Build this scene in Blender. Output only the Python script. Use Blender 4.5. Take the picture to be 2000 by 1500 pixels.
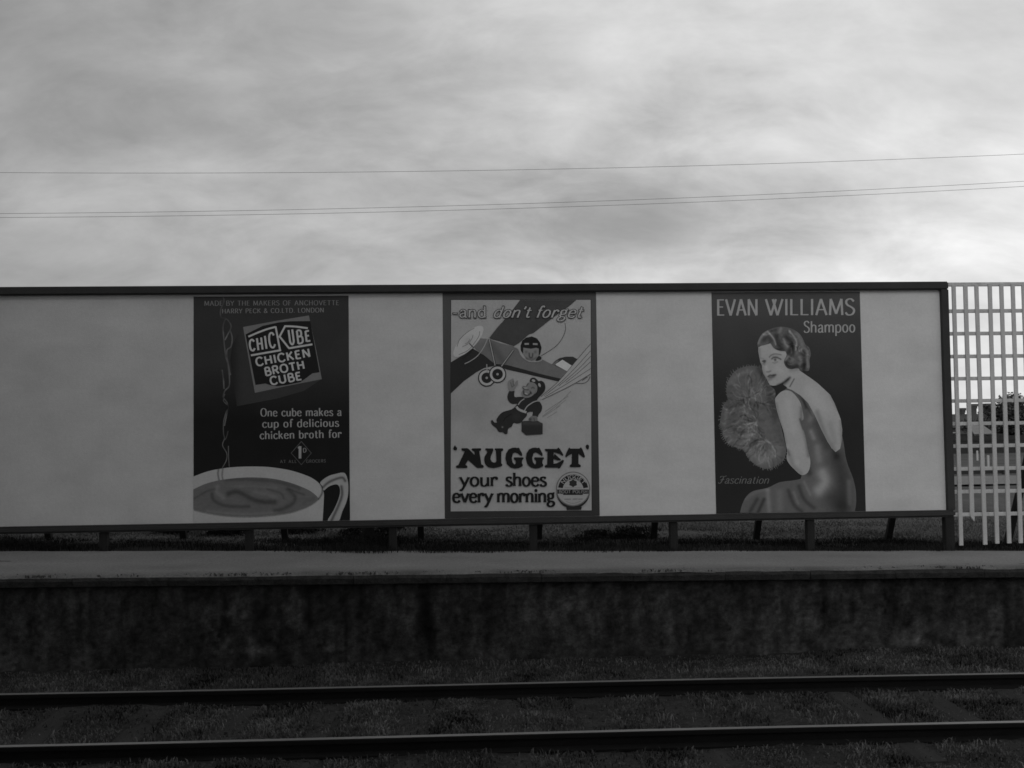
import bpy, bmesh, math, random
import numpy as np
from mathutils import Matrix, Vector
from mathutils.geometry import delaunay_2d_cdt

random.seed(7); RNG = np.random.default_rng(7)
scene = bpy.context.scene
for o in list(bpy.data.objects): bpy.data.objects.remove(o, do_unlink=True)
COL = scene.collection
rad = math.radians

# ------------------------------------------------------------------ camera
CAM_D, CAM_H, FOC = 13.624, 1.58, 2030.0
def cam_axes(yaw, pitch, roll):
    cy, sy, cp, sp = math.cos(yaw), math.sin(yaw), math.cos(pitch), math.sin(pitch)
    f = Vector((sy*cp, cy*cp, sp)); r = Vector((cy, -sy, 0)); u = r.cross(f)
    cr, sr = math.cos(roll), math.sin(roll)
    return r*cr+u*sr, u*cr-r*sr, f
AX = cam_axes(rad(3.05), rad(2.454), rad(-.754))
cd = bpy.data.cameras.new('camera'); cam = bpy.data.objects.new('camera', cd); COL.objects.link(cam)
cd.sensor_width = 36; cd.lens = 36*FOC/2000; cd.clip_start = .1; cd.clip_end = 5000
m = Matrix((AX[0], AX[1], -AX[2])).transposed().to_4x4(); m.translation = Vector((0, -CAM_D, CAM_H))
cam.matrix_world = m; scene.camera = cam
def at(px, py, y):                     # point of the plane Y=y seen at a spot of the 2000 px wide photograph
    d = AX[0]*((px-1000)/FOC)+AX[1]*((750-py)/FOC)+AX[2]
    return Vector((0, -CAM_D, CAM_H))+d*((y+CAM_D)/d.y)
A3 = np.array([list(a) for a in AX])
def at_np(pts, y):
    q = np.asarray(pts, float)
    d = np.stack([(q[:, 0]-1000)/FOC, (750-q[:, 1])/FOC, np.ones(len(q))], 1) @ A3
    t = (y+CAM_D)/d[:, 1:2]
    return np.array([0, -CAM_D, CAM_H])+d*t

# ------------------------------------------------------------------ world and sun
SUN_EL, SUN_AZ = rad(38), rad(202)     # azimuth from +Y towards +X
world = bpy.data.worlds.new('World'); scene.world = world; world.use_nodes = True
def build_sky():
    nt = world.node_tree; N = nt.nodes; L = nt.links; N.clear()
    def n(t, **k):
        x = N.new(t)
        for a, b in k.items(): setattr(x, a, b)
        return x
    def val(x):
        return x.outputs[0]
    def math_(op, a, b=None, c=None, clamp=False):
        x = n('ShaderNodeMath', operation=op); x.use_clamp = clamp
        for i, s in enumerate((a, b, c)):
            if s is None: continue
            if isinstance(s, (int, float)): x.inputs[i].default_value = s
            else: L.new(s, x.inputs[i])
        return x.outputs[0]
    out = n('ShaderNodeOutputWorld'); bg = n('ShaderNodeBackground'); bg.inputs[1].default_value = .1
    L.new(bg.outputs[0], out.inputs[0])
    sky = n('ShaderNodeTexSky', sky_type='NISHITA'); sky.sun_disc = False
    sky.sun_elevation = SUN_EL; sky.sun_rotation = SUN_AZ; sky.dust_density = 2
    bw = n('ShaderNodeRGBToBW'); L.new(sky.outputs[0], bw.inputs[0])
    tc = n('ShaderNodeTexCoord'); sep = n('ShaderNodeSeparateXYZ'); L.new(tc.outputs['Generated'], sep.inputs[0])
    zz = math_('ADD', math_('MAXIMUM', sep.outputs[2], 0.0), .55)
    comb = n('ShaderNodeCombineXYZ')
    L.new(math_('DIVIDE', sep.outputs[0], zz), comb.inputs[0]); L.new(math_('DIVIDE', sep.outputs[1], zz), comb.inputs[1])
    def noise(scale, det, rough, off):
        mp = n('ShaderNodeMapping'); mp.inputs['Location'].default_value = off; mp.inputs['Scale'].default_value = (.75, 1.25, 1)
        mp.inputs['Rotation'].default_value = (0, 0, .35)
        L.new(comb.outputs[0], mp.inputs[0])
        t = n('ShaderNodeTexNoise'); t.inputs['Scale'].default_value = scale; t.inputs['Detail'].default_value = det
        t.inputs['Roughness'].default_value = rough; t.inputs['Distortion'].default_value = .35
        L.new(mp.outputs[0], t.inputs[0]); return t.outputs[0]
    cl = math_('MULTIPLY_ADD', math_('SUBTRACT', noise(3.2, 8, .6, (3.1, 1.7, 0)), .5), 1.0, 1.0)
    cl2 = math_('MULTIPLY_ADD', math_('SUBTRACT', noise(8.0, 6, .6, (1.3, 7.7, 0)), .5), .75, 1.0)
    # cloud brighter ahead right, greyer ahead left, even behind camera to light the boards; value in units of Background strength 0.1
    front = math_('MULTIPLY', math_('MAXIMUM', sep.outputs[1], 0.0), 1.15, None, True)
    side = math_('MULTIPLY_ADD', math_('MULTIPLY', math_('ADD', sep.outputs[0], .08), front), 3.7, 4.1)
    low = n('ShaderNodeMapRange'); low.inputs['From Min'].default_value = 0; low.inputs['From Max'].default_value = .45
    low.inputs['To Min'].default_value = 1.0; low.inputs['To Max'].default_value = 1.02; L.new(sep.outputs[2], low.inputs[0])
    v = math_('MULTIPLY', math_('MULTIPLY', side, low.outputs[0]), math_('MULTIPLY', cl, cl2))
    # single darker and lighter banks of cloud, plus lens flare painted at the top
    for (px, py, size, amp) in ((1250, 425, .13, -.36), (1120, 430, .07, -.08), (700, 90, .16, -.10), (300, 190, .2, -.14), (820, 400, .2, -.12),
                                (1900, 520, .2, .10), (1150, 150, .2, .03), (960, 0, .12, .08), (1150, 505, .05, .14), (1700, 470, .06, -.06), (1860, 320, .05, -.08), (1750, 240, .1, .06), (1500, 20, .2, .06), (380, 300, .12, .08)):
        c = (at(px, py, 0)-Vector((0, -CAM_D, CAM_H))).normalized()
        sub = n('ShaderNodeVectorMath', operation='SUBTRACT'); L.new(tc.outputs['Generated'], sub.inputs[0]); sub.inputs[1].default_value = c
        mul = n('ShaderNodeVectorMath', operation='MULTIPLY'); L.new(sub.outputs[0], mul.inputs[0]); mul.inputs[1].default_value = (1, 1, 2.3)
        ln = n('ShaderNodeVectorMath', operation='LENGTH'); L.new(mul.outputs[0], ln.inputs[0])
        wob = math_('MULTIPLY', ln.outputs['Value'], math_('MULTIPLY_ADD', math_('SUBTRACT', cl2, 1.0), 2.2, 1.0))
        q = math_('DIVIDE', wob, size); e = math_('EXPONENT', math_('MULTIPLY', math_('MULTIPLY', q, q), -1.0))
        v = math_('MULTIPLY', v, math_('MULTIPLY_ADD', e, amp, 1.0))
    tot = math_('ADD', math_('MULTIPLY', v, .88), math_('MULTIPLY', math_('MINIMUM', bw.outputs[0], 8.0), .12))
    L.new(tot, bg.inputs[0])
build_sky()
sd = bpy.data.lights.new('sun', 'SUN'); sd.energy = .62; sd.angle = rad(30); sd.color = (1, 1, 1)
sun = bpy.data.objects.new('sun', sd); COL.objects.link(sun)
sv = Vector((math.sin(SUN_AZ)*math.cos(SUN_EL), math.cos(SUN_AZ)*math.cos(SUN_EL), math.sin(SUN_EL)))
sun.rotation_euler = sv.to_track_quat('Z', 'Y').to_euler()
vs = scene.view_settings; scene.display_settings.display_device = 'sRGB'
vs.view_transform = 'Standard'; vs.look = 'None'; vs.exposure = .3; vs.gamma = 1; vs.use_curve_mapping = False
scene.cycles.filter_width = 1.6

# ------------------------------------------------------------------ helpers
def prop(o, label=None, cat=None, group=None, kind=None):
    for k, v in (('label', label), ('category', cat), ('group', group), ('kind', kind)):
        if v: o[k] = v
    return o
ROOTLOC = {}
def thing(name, label, cat, loc=(0, 0, 0), group=None):
    o = bpy.data.objects.new(name, None); o.empty_display_size = .2; COL.objects.link(o); o.location = loc
    ROOTLOC[o.name] = Vector(loc); return prop(o, label, cat, group)
def link(name, me, mat, parent=None, loc=None):
    o = bpy.data.objects.new(name, me); COL.objects.link(o)
    if mat is not None and not me.materials: me.materials.append(mat)
    if loc is not None: o.location = loc
    if parent is not None:
        o.parent = parent
        if parent.name in ROOTLOC: o.matrix_parent_inverse = Matrix.Translation(-ROOTLOC[parent.name])
    return o
class MB:
    def __init__(s): s.v = []; s.f = []
    def add(s, v, f):
        b = len(s.v); s.v += [tuple(p) for p in v]; s.f += [tuple(i+b for i in q) for q in f]; return s
    def box(s, x0, x1, y0, y1, z0, z1):
        return s.add([(x0,y0,z0),(x1,y0,z0),(x1,y1,z0),(x0,y1,z0),(x0,y0,z1),(x1,y0,z1),(x1,y1,z1),(x0,y1,z1)],
                     [(0,3,2,1),(4,5,6,7),(0,1,5,4),(1,2,6,5),(2,3,7,6),(3,0,4,7)])
    def bar(s, a, b, w, d, side=(1, 0, 0)):            # rectangular bar from a to b
        a, b = Vector(a), Vector(b); t = (b-a).normalized(); sx = Vector(side); sx = (sx-t*sx.dot(t)).normalized(); sy = t.cross(sx)
        v = [p+sx*(i*w/2)+sy*(j*d/2) for p in (a, b) for i, j in ((-1,-1),(1,-1),(1,1),(-1,1))]
        return s.add(v, [(0,3,2,1),(4,5,6,7),(0,1,5,4),(1,2,6,5),(2,3,7,6),(3,0,4,7)])
    def tube(s, pts, r, n=8):
        pts = [Vector(p) for p in pts]; rings = []
        for i, p in enumerate(pts):
            t = (pts[min(i+1, len(pts)-1)]-pts[max(i-1, 0)]).normalized()
            a = t.cross(Vector((0, 0, 1))); a = a if a.length > 1e-3 else Vector((1, 0, 0)); a.normalize(); b = t.cross(a)
            rr = r[i] if isinstance(r, (list, tuple)) else r
            rings.append([p+(a*math.cos(k*2*math.pi/n)+b*math.sin(k*2*math.pi/n))*rr for k in range(n)])
        f = [(i*n+k, i*n+(k+1) % n, (i+1)*n+(k+1) % n, (i+1)*n+k) for i in range(len(pts)-1) for k in range(n)]
        f += [tuple(range(n))[::-1], tuple((len(pts)-1)*n+k for k in range(n))]
        return s.add([q for rg in rings for q in rg], f)
    def mesh(s, name, bevel=0, smooth=False):
        me = bpy.data.meshes.new(name); me.from_pydata(s.v, [], s.f)
        if bevel:
            bm = bmesh.new(); bm.from_mesh(me)
            bmesh.ops.bevel(bm, geom=list(bm.edges), offset=bevel, segments=2, affect='EDGES', clamp_overlap=True); bm.to_mesh(me); bm.free()
        if smooth: me.shade_smooth()
        me.update(); return me
    def build(s, name, mat, parent=None, bevel=0, smooth=False): return link(name, s.mesh(name, bevel, smooth), mat, parent)

def fbm(x, y, oct=4, seed=0, gain=.5):                 # numpy value noise, -1..1
    x = np.asarray(x, float); y = np.asarray(y, float); r = np.zeros(np.broadcast(x, y).shape); a = 1; tot = 0
    for k in range(oct):
        xi, yi = np.floor(x), np.floor(y); fx, fy = x-xi, y-yi; fx = fx*fx*(3-2*fx); fy = fy*fy*(3-2*fy)
        def h(i, j):
            s = np.sin(i*127.1+j*311.7+(seed+k)*74.7)*43758.5453; return s-np.floor(s)
        r += a*((h(xi,yi)*(1-fx)+h(xi+1,yi)*fx)*(1-fy)+(h(xi,yi+1)*(1-fx)+h(xi+1,yi+1)*fx)*fy)
        tot += a; a *= gain; x = x*2+13.1; y = y*2+7.7
    return r/tot*2-1
def set_tone(me, name, vals):
    at_ = me.color_attributes.new(name, 'FLOAT_COLOR', 'POINT'); a = np.ones((len(vals), 4), np.float32)
    a[:, :3] = np.asarray(vals, np.float32)[:, None]; at_.data.foreach_set('color', a.ravel())

def mat(name, base, rough=.8, var=.3, scale=6, stretch=(1, 1, 1), bump=0, bscale=40, fine=0, fscale=80, attr=None, spec=.3, metal=0, detail=6):
    """grey material: base reflectance varied by noise (weathering), optional vertex tone, optional bump"""
    m = bpy.data.materials.new(name); m.use_nodes = True; nt = m.node_tree; N = nt.nodes; L = nt.links
    b = N['Principled BSDF']; b.inputs['Roughness'].default_value = rough; b.inputs['Specular IOR Level'].default_value = spec; b.inputs['Metallic'].default_value = metal
    tc = N.new('ShaderNodeTexCoord'); mp = N.new('ShaderNodeMapping'); mp.inputs['Scale'].default_value = stretch; L.new(tc.outputs['Object'], mp.inputs[0])
    def noise(sc, det=detail, src=None):
        t = N.new('ShaderNodeTexNoise'); t.inputs['Scale'].default_value = sc; t.inputs['Detail'].default_value = det; t.inputs['Roughness'].default_value = .6
        L.new(src or mp.outputs[0], t.inputs[0]); return t.outputs[0]
    def mth(op, a, b2, c=None):
        x = N.new('ShaderNodeMath'); x.operation = op
        for i, s in enumerate((a, b2, c)):
            if s is None: continue
            if isinstance(s, (int, float)): x.inputs[i].default_value = s
            else: L.new(s, x.inputs[i])
        return x.outputs[0]
    f = mth('MULTIPLY_ADD', mth('SUBTRACT', noise(scale), .5), var*4, 1.0)
    if fine: f = mth('MULTIPLY', f, mth('MULTIPLY_ADD', mth('SUBTRACT', noise(fscale, 3, tc.outputs['Object']), .5), fine*4, 1.0))
    f = mth('MAXIMUM', f, .1)
    if attr:
        a = N.new('ShaderNodeAttribute'); a.attribute_name = attr; f = mth('MULTIPLY', f, a.outputs['Fac'])
    v = mth('MINIMUM', mth('MULTIPLY', f, base), .85)
    L.new(v, b.inputs['Base Color'])
    if bump:
        bp = N.new('ShaderNodeBump'); bp.inputs['Strength'].default_value = bump; bp.inputs['Distance'].default_value = .02
        L.new(noise(bscale, 5, tc.outputs['Object']), bp.inputs['Height']); L.new(bp.outputs[0], b.inputs['Normal'])
    return m
M = dict(
    panel=mat('white_painted_board', .66, .7, .09, 1.6, (1, 1, 1.6), .2, 60, .05, 26, attr='tone', spec=0.08),
    frame=mat('dark_painted_timber', .050, .75, .12, 5, (1, 1, 1), .3, 60, spec=0.12),
    post=mat('dark_timber', .030, .8, .2, 8, (1, 1, .2), .4, 60, spec=0.03),
    lattice=mat('weathered_white_timber', .52, .8, .22, 9, (1, 1, .2), .3, 60, .12, spec=0.1),
    ink=mat('printed_ink', 1.0, .65, .06, 3, (1, 1, 1), .08, 60, .06, 40, attr='ink', spec=.06),
    paving=mat('gravel_paving', .205, .95, .08, 1.5, (1, 1, 1), .6, 60, .26, 40, attr='tone', spec=0.03),
    coping=mat('stained_concrete', .034, .9, .42, 11, (1, 1, 1), .8, 30, .25, 60, spec=0.03),
    wall=mat('sooty_concrete', .046, .95, .30, 9, (1, 1, .45), .7, 30, .28, 38, attr='tone', spec=0.03),
    bed=mat('dirt_and_cinders', .037, 1, .3, 7, (1, 1, 1), 1, 45, .42, 42, attr='tone', spec=0.03),
    field=mat('rough_pasture', .085, 1, .22, 2.5, (1, 1, 1), .8, 12, .25, 22, attr='tone', spec=0.03),
    road=mat('pale_gravel_road', .15, 1, .1, 1, (1, 1, 1), .2, 30, .1, 30),
    railtop=mat('polished_rail_head', .30, .38, .08, 8, (.2, 1, 1), 0, 40, 0, 80, None, .5, .6),
    railside=mat('rusty_rail_web', .010, .9, .25, 10, (.4, 1, 1), .3, 60, spec=0.12),
    sleeper=mat('grey_sleeper_timber', .040, .95, .25, 5, (1, .15, 1), .6, 40, .12, 60, spec=0.03),
    grass=mat('grass_blades', .030, .9, .2, 3, attr='tone', spec=0.03),
    pasture=mat('pasture_blades', .085, .9, .2, 3, attr='tone', spec=.03),
    weed=mat('weed_blades', .068, .9, .2, 3, attr='tone', spec=0.03),
    leaf=mat('leaves', .06, .8, .2, 2, attr='tone', spec=0.03),
    bark=mat('bark', .04, .9, .2, 6, bump=.4),
    wire=mat('wire', .16, .6, .05, 2),
    brick=mat('dark_brick', .10, .95, .2, 2, bump=.3, spec=0.03), slate=mat('slate_roof', .075, .8, .2, 1.5, bump=.2, spec=0.03),
    iron=mat('pale_iron_roof', .2, .7, .1, 2, spec=0.03), glass=mat('dark_window_glass', .02, .2, .1, 2, spec=.5),
    white=mat('whitewashed_timber', .5, .8, .1, 4, spec=0.03), fence=mat('dark_creosoted_fence', .045, .9, .2, 4, spec=0.03),
)

# ------------------------------------------------------------------ the ground
def field_z(x, y):                    # pasture level with the platform's back edge, easing down far away
    x = np.asarray(x, float); y = np.asarray(y, float)
    near = .005-.0192*np.clip(x, -9, 9.5)
    k = np.clip((y-2)/12, 0, 1); far = -.05-1.45*np.clip((y-45)/55, 0, 1)
    return near*(1-k)+far*k
def edge_z(x): return .026-.0107*np.clip(x, -12, 14)   # platform surface along its edge
def build_ground():
    xs = np.unique(np.concatenate([np.linspace(-900, -30, 16), np.linspace(-30, 50, 161), np.linspace(50, 900, 16)]))
    ys = np.unique(np.concatenate([np.linspace(-400, -12, 8), [-2.0, -1.02, -1.0], np.linspace(-.9, 8, 60), np.linspace(8, 45, 40), np.linspace(45, 1200, 24)]))
    X, Y = np.meshgrid(xs, ys)
    Z = np.where(Y < -1.01, -1.03, field_z(X, Y)-.012*(Y < .05)+.035*fbm(X*1.3, Y*1.3, 4, 3)*(Y > .3))
    nx = len(xs); v = np.stack([X, Y, Z], -1).reshape(-1, 3)
    f = [(j*nx+i, j*nx+i+1, (j+1)*nx+i+1, (j+1)*nx+i) for j in range(len(ys)-1) for i in range(nx-1)]
    me = bpy.data.meshes.new('ground'); me.from_pydata(v.tolist(), [], f); me.shade_smooth()
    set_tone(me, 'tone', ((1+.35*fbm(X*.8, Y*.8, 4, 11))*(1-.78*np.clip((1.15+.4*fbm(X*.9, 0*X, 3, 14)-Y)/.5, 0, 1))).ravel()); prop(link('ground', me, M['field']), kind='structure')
    # dirt between the platform wall and the rails
    xs = np.linspace(-14, 16, 501); ys = np.linspace(-9.8, -2.06, 150); X, Y = np.meshgrid(xs, ys); nx = len(xs)
    Z = bed_z(X, Y); v = np.stack([X, Y, Z], -1).reshape(-1, 3)
    f = [(j*nx+i, j*nx+i+1, (j+1)*nx+i+1, (j+1)*nx+i) for j in range(len(ys)-1) for i in range(nx-1)]
    me = bpy.data.meshes.new('track_bed'); me.from_pydata(v.tolist(), [], f); me.shade_smooth()
    set_tone(me, 'tone', (1+.45*fbm(X*1.6, Y*2.2, 5, 21)).ravel()); prop(link('track_bed', me, M['bed']), kind='structure')
def bed_z(x, y):
    z = -.985+.03*fbm(np.asarray(x)*1.1, np.asarray(y)*1.5, 3, 5)+.018*fbm(np.asarray(x)*9, np.asarray(y)*9, 3, 6)
    return z+.05*np.exp(-((np.asarray(y)+2.1)/.35)**2)*(.6+.6*fbm(np.asarray(x)*.7, 0*np.asarray(y), 2, 9))
build_ground()
road_mb = MB(); xs = np.linspace(-60, 120, 91)
road_mb.add([(x, y, float(field_z(x, y))+.05) for x in xs for y in (12.6, 16.4)], [(2*i, 2*i+2, 2*i+3, 2*i+1) for i in range(len(xs)-1)])
prop(road_mb.build('road', M['road']), kind='structure')

# ------------------------------------------------------------------ platform
def make_platform():
    t = thing('railway_platform', 'long low railway platform with pale gravel top and sooty stained concrete face', 'platform', (0, -1.1, -1.0))
    xs = np.linspace(-14, 18, 321); ys = np.array([-2.19, -2.16, -2.08, -1.9, -1.6, -1.2, -.8, -.4, -.1, .25]); X, Y = np.meshgrid(xs, ys); nx = len(xs)
    K = np.clip((Y+2.15)/2.15, 0, 1); Z = edge_z(X)*(1-K)+(field_z(X, 0*X))*K+.006*fbm(X*2, Y*3, 3, 2)-.03*np.clip((Y-.0)/.25, 0, 1)
    wob = .012*fbm(X*3, 0*X, 3, 8); Z = Z-np.array([.035, .008, 0, 0, 0, 0, 0, 0, 0, 0])[:, None]+wob*(Y < -2.1)
    v = np.stack([X, Y, Z], -1).reshape(-1, 3)
    f = [(j*nx+i, j*nx+i+1, (j+1)*nx+i+1, (j+1)*nx+i) for j in range(len(ys)-1) for i in range(nx-1)]
    me = bpy.data.meshes.new('paving'); me.from_pydata(v.tolist(), [], f); me.shade_smooth()
    tone = 1+.2*fbm(X*.9, Y*2.5, 4, 31)-.5*np.exp(-((Y+2.2)/.2)**2)*(.7+.6*fbm(X*2, Y, 3, 4))
    set_tone(me, 'tone', tone.ravel()); link('paving', me, M['paving'], t)
    # edge stones, each a little worn and uneven
    x = -13.9; k = 0
    while x < 17.5:
        w = 1.0+random.uniform(-.06, .06); dz = random.uniform(-.003, .003); dy = random.uniform(-.006, .006)
        b = MB(); n = 9; 
        prof = [(-1.86, -.012), (-2.13, -.014), (-2.19, -.03), (-2.212, -.06), (-2.208, -.118), (-2.19, -.125), (-1.86, -.125)]
        for i in range(n):
            xx = x+.003+(w-.006)*i/(n-1)
            for (py, pz) in prof:
                j = .011*float(fbm(xx*6, py*9+pz*30, 4, 40)); b.v.append((xx, py+dy+j, pz+dz+float(edge_z(xx))+j*.6*(pz > -.1)))
        p = len(prof)
        for i in range(n-1):
            for q in range(p): b.f.append((i*p+q, i*p+(q+1) % p, (i+1)*p+(q+1) % p, (i+1)*p+q))
        b.f += [tuple(range(p))[::-1], tuple((n-1)*p+q for q in range(p))]
        b.build('coping_stone', M['coping'], t); x += w; k += 1
    # retaining wall with damp streaks and bare patches
    xs = np.linspace(-14, 18, 961); zs = np.linspace(-1.06, -.10, 60); X, Z = np.meshgrid(xs, zs); nx = len(xs)
    Y = -2.12+.012*fbm(X*2, Z*2, 4, 12)+.006*fbm(X*14, Z*14, 2, 13); Zt = Z+np.clip((Z+.4)/.3, 0, 1)*edge_z(X)
    v = np.stack([X, Y, Zt], -1).reshape(-1, 3)
    f = [(j*nx+i, j*nx+i+1, (j+1)*nx+i+1, (j+1)*nx+i) for j in range(len(zs)-1) for i in range(nx-1)]
    me = bpy.data.meshes.new('retaining_wall'); me.from_pydata(v.tolist(), [], f); me.shade_smooth()
    tone = .85+.42*fbm(X*3.2+.5*fbm(X*2, Z*3, 2, 3), Z*1.0, 5, 51)+.45*fbm(X*6, Z*5, 5, 52)
    tone *= 1+.4*np.clip(fbm(X*.6, Z*.8, 2, 53), -.6, 1)
    for (px, py, sx, sz, a) in ((425, 1225, .16, .17, 1.5), (470, 1262, .28, .09, .9), (505, 1262, .14, .10, .5), (640, 1247, .17, .12, 1.3), (570, 1195, .2, .25, .7), (455, 1180, .1, .2, .6),
                                (1055, 1180, .2, .2, .5), (1820, 1250, .5, .15, .5), (1120, 1215, .25, .2, .45)):
        c = at(px, py, -2.12); g = np.exp(-((X-c.x)/sx)**2-((Z-c.z)/sz)**2); tone = tone+1.5*a*g*np.clip(.6+2.4*fbm(X*8, Z*6, 5, 61), 0, 2.2)
    for (px, py, sx, sz) in ((525, 1253, .05, .05), (1665, 1190, .05, .16), (1610, 1190, .04, .1), (830, 1200, .1, .4), (605, 1210, .06, .35)):
        c = at(px, py, -2.12); tone = tone*(1-.75*np.exp(-((X-c.x)/sx)**2-((Z-c.z)/sz)**2))
    tone = tone*(1+.7*fbm(X*13+.6*fbm(X*3, Z*5, 2, 62), Z*2.0, 4, 63))*(1+.7*fbm(X*26, Z*24, 3, 64))
    set_tone(me, 'tone', np.clip(tone, .12, 5).ravel()); link('retaining_wall', me, M['wall'], t)
make_platform()
def make_near_platform():
    t = thing('railway_platform', 'near platform on which the photographer stands, facing the posters', 'platform', (0, -12, -1.0))
    MB().box(-14, 16, -10.42, -10.30, -1.04, -.13).build('retaining_wall', M['coping'], t)
    me = MB().box(-14, 16, -24, -10.2, -.125, 0).mesh('paving'); set_tone(me, 'tone', np.ones(8)); link('paving', me, M['paving'], t)
make_near_platform()
def make_shade_block():  # unseen block added behind the camera to shade the left of the scene
    t = thing('shade_block', 'tall unseen brick block added behind the near platform to darken the left side', 'shade_block', (-24, -18, -1))
    MB().box(-46, -4.2, -30, -11.6, -1.2, 15).build('wall', M['brick'], t)
    MB().add([(-46.6, -30.6, 14.9), (-3.8, -30.6, 14.9), (-3.8, -11.2, 14.9), (-46.6, -11.2, 14.9), (-46.6, -20.9, 19), (-3.8, -20.9, 19)], [(0,1,5,4), (2,3,4,5), (1,2,5), (3,0,4), (3,2,1,0)]).build('roof', M['slate'], t)
    for x in range(-44, -7, 5):
        for z in (2.2, 6.4):
            w = MB().box(x, x+1.6, -11.65, -11.55, z, z+2.2).build('window', M['white'], t); MB().box(x+.12, x+1.48, -11.54, -11.53, z+.12, z+2.08).build('pane', M['glass'], w)
make_shade_block()

# ------------------------------------------------------------------ track
def rail(a, b, top, label):
    t = thing('rail', label, 'rail', (0, (a[1]+b[1])/2, top-.14), 'rails of the track')
    def yl(x): return a[1]+(b[1]-a[1])*(x-a[0])/(b[0]-a[0])
    xs = np.linspace(-13.5, 15.5, 59)
    head = [(-.034, -.036), (-.034, -.006), (-.027, 0), (.027, 0), (.034, -.006), (.034, -.036)]
    web = [(.012, -.037), (.010, -.105), (.062, -.125), (.062, -.14), (-.062, -.14), (-.062, -.125), (-.010, -.105), (-.012, -.037)]
    def ext(prof, name, m):
        b_ = MB(); p = len(prof)
        for x in xs: b_.v += [(x, yl(x)+q[0], top+q[1]+.004*math.sin(x*.7)) for q in prof]
        for i in range(len(xs)-1): b_.f += [(i*p+q, i*p+(q+1) % p, (i+1)*p+(q+1) % p, (i+1)*p+q) for q in range(p)]
        b_.f += [tuple(range(p)), tuple((len(xs)-1)*p+q for q in range(p))[::-1]]
        bm_me = b_.mesh(name); bmesh_fix(bm_me); link(name, bm_me, m, t)
    top_prof = [(-.027, .0), (.027, .0), (.027, .0012), (-.027, .0012)]
    ext(head, 'rail_head', M['railside']); ext(web, 'rail_web', M['railside']); ext(top_prof, 'running_surface', M['railtop'])
def bmesh_fix(me):
    bm = bmesh.new(); bm.from_mesh(me); bmesh.ops.recalc_face_normals(bm, faces=bm.faces); bm.to_mesh(me); bm.free()
FAR = ((-3.13, -3.53), (5.45, -3.72)); NEAR = ((-2.6, -5.19), (4.57, -5.31))
rail(*FAR, -.85, 'far steel rail, the one nearer the platform wall, with bright worn top')
rail(*NEAR, -.85, 'near steel rail along the bottom of the picture with bright worn top')
def make_sleepers():
    me0 = None
    spots = [at(px, 1392, 0) for px in (345,)]
    k = 0; x = -12.4
    names = []
    while x < 14.5:
        dz = -1.000+random.uniform(-.012, .014)
        b = MB(); L_ = 2.6; n = 14
        for i in range(n):
            yy = -L_/2+L_*i/(n-1)
            for (qx, qz) in ((-.115, -.06), (-.115, .005), (-.10, .016), (0, .02), (.10, .016), (.115, .005), (.115, -.06)):
                b.v.append((qx+.008*float(fbm(yy*4, qx*9+k, 2, 70)), yy, qz+.006*float(fbm(yy*6, qx*20+k*3.1, 3, 71))))
        for i in range(n-1): b.f += [(i*7+q, i*7+q+1, (i+1)*7+q+1, (i+1)*7+q) for q in range(6)]
        b.f += [tuple(range(7)), tuple((n-1)*7+q for q in range(7))[::-1]]
        me = b.mesh('sleeper'); bmesh_fix(me)
        o = link('sleeper', me, M['sleeper'], None, (x, -4.45-.02*x, dz)); o.rotation_euler.z = random.uniform(-.02, .02)
        names.append((x, o)); x += .80; k += 1
    for x, o in names:
        prop(o, 'weathered timber sleeper half buried in dirt and weeds under the two rails', 'sleeper', 'sleepers under the rails')
    return [x for x, _ in names]
SLEEPERS = make_sleepers()

# ------------------------------------------------------------------ grass and weeds
def blades(name, m, pos, h, w, lean, tone):
    n = len(pos); az = RNG.uniform(0, 2*math.pi, n); ld = RNG.uniform(0, 2*math.pi, n)
    dx, dy = np.cos(az)*w/2, np.sin(az)*w/2; lx, ly = np.cos(ld)*lean*h, np.sin(ld)*lean*h
    p = pos; v = np.zeros((n, 5, 3)); z0 = p[:, 2]-.01
    v[:, 0] = np.stack([p[:,0]-dx, p[:,1]-dy, z0], 1); v[:, 1] = np.stack([p[:,0]+dx, p[:,1]+dy, z0], 1)
    v[:, 2] = np.stack([p[:,0]+dx*.8+lx*.35, p[:,1]+dy*.8+ly*.35, p[:,2]+h*.6], 1); v[:, 3] = np.stack([p[:,0]-dx*.8+lx*.35, p[:,1]-dy*.8+ly*.35, p[:,2]+h*.6], 1)
    v[:, 4] = np.stack([p[:,0]+lx, p[:,1]+ly, p[:,2]+h*(1-.25*lean)], 1)
    f = []
    for i in range(n): b = 5*i; f += [(b, b+1, b+2, b+3), (b+3, b+2, b+4)]
    me = bpy.data.meshes.new(name); me.from_pydata(v.reshape(-1, 3).tolist(), [], f)
    set_tone(me, 'tone', np.repeat(tone, 5)); return link(name, me, m)
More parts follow.
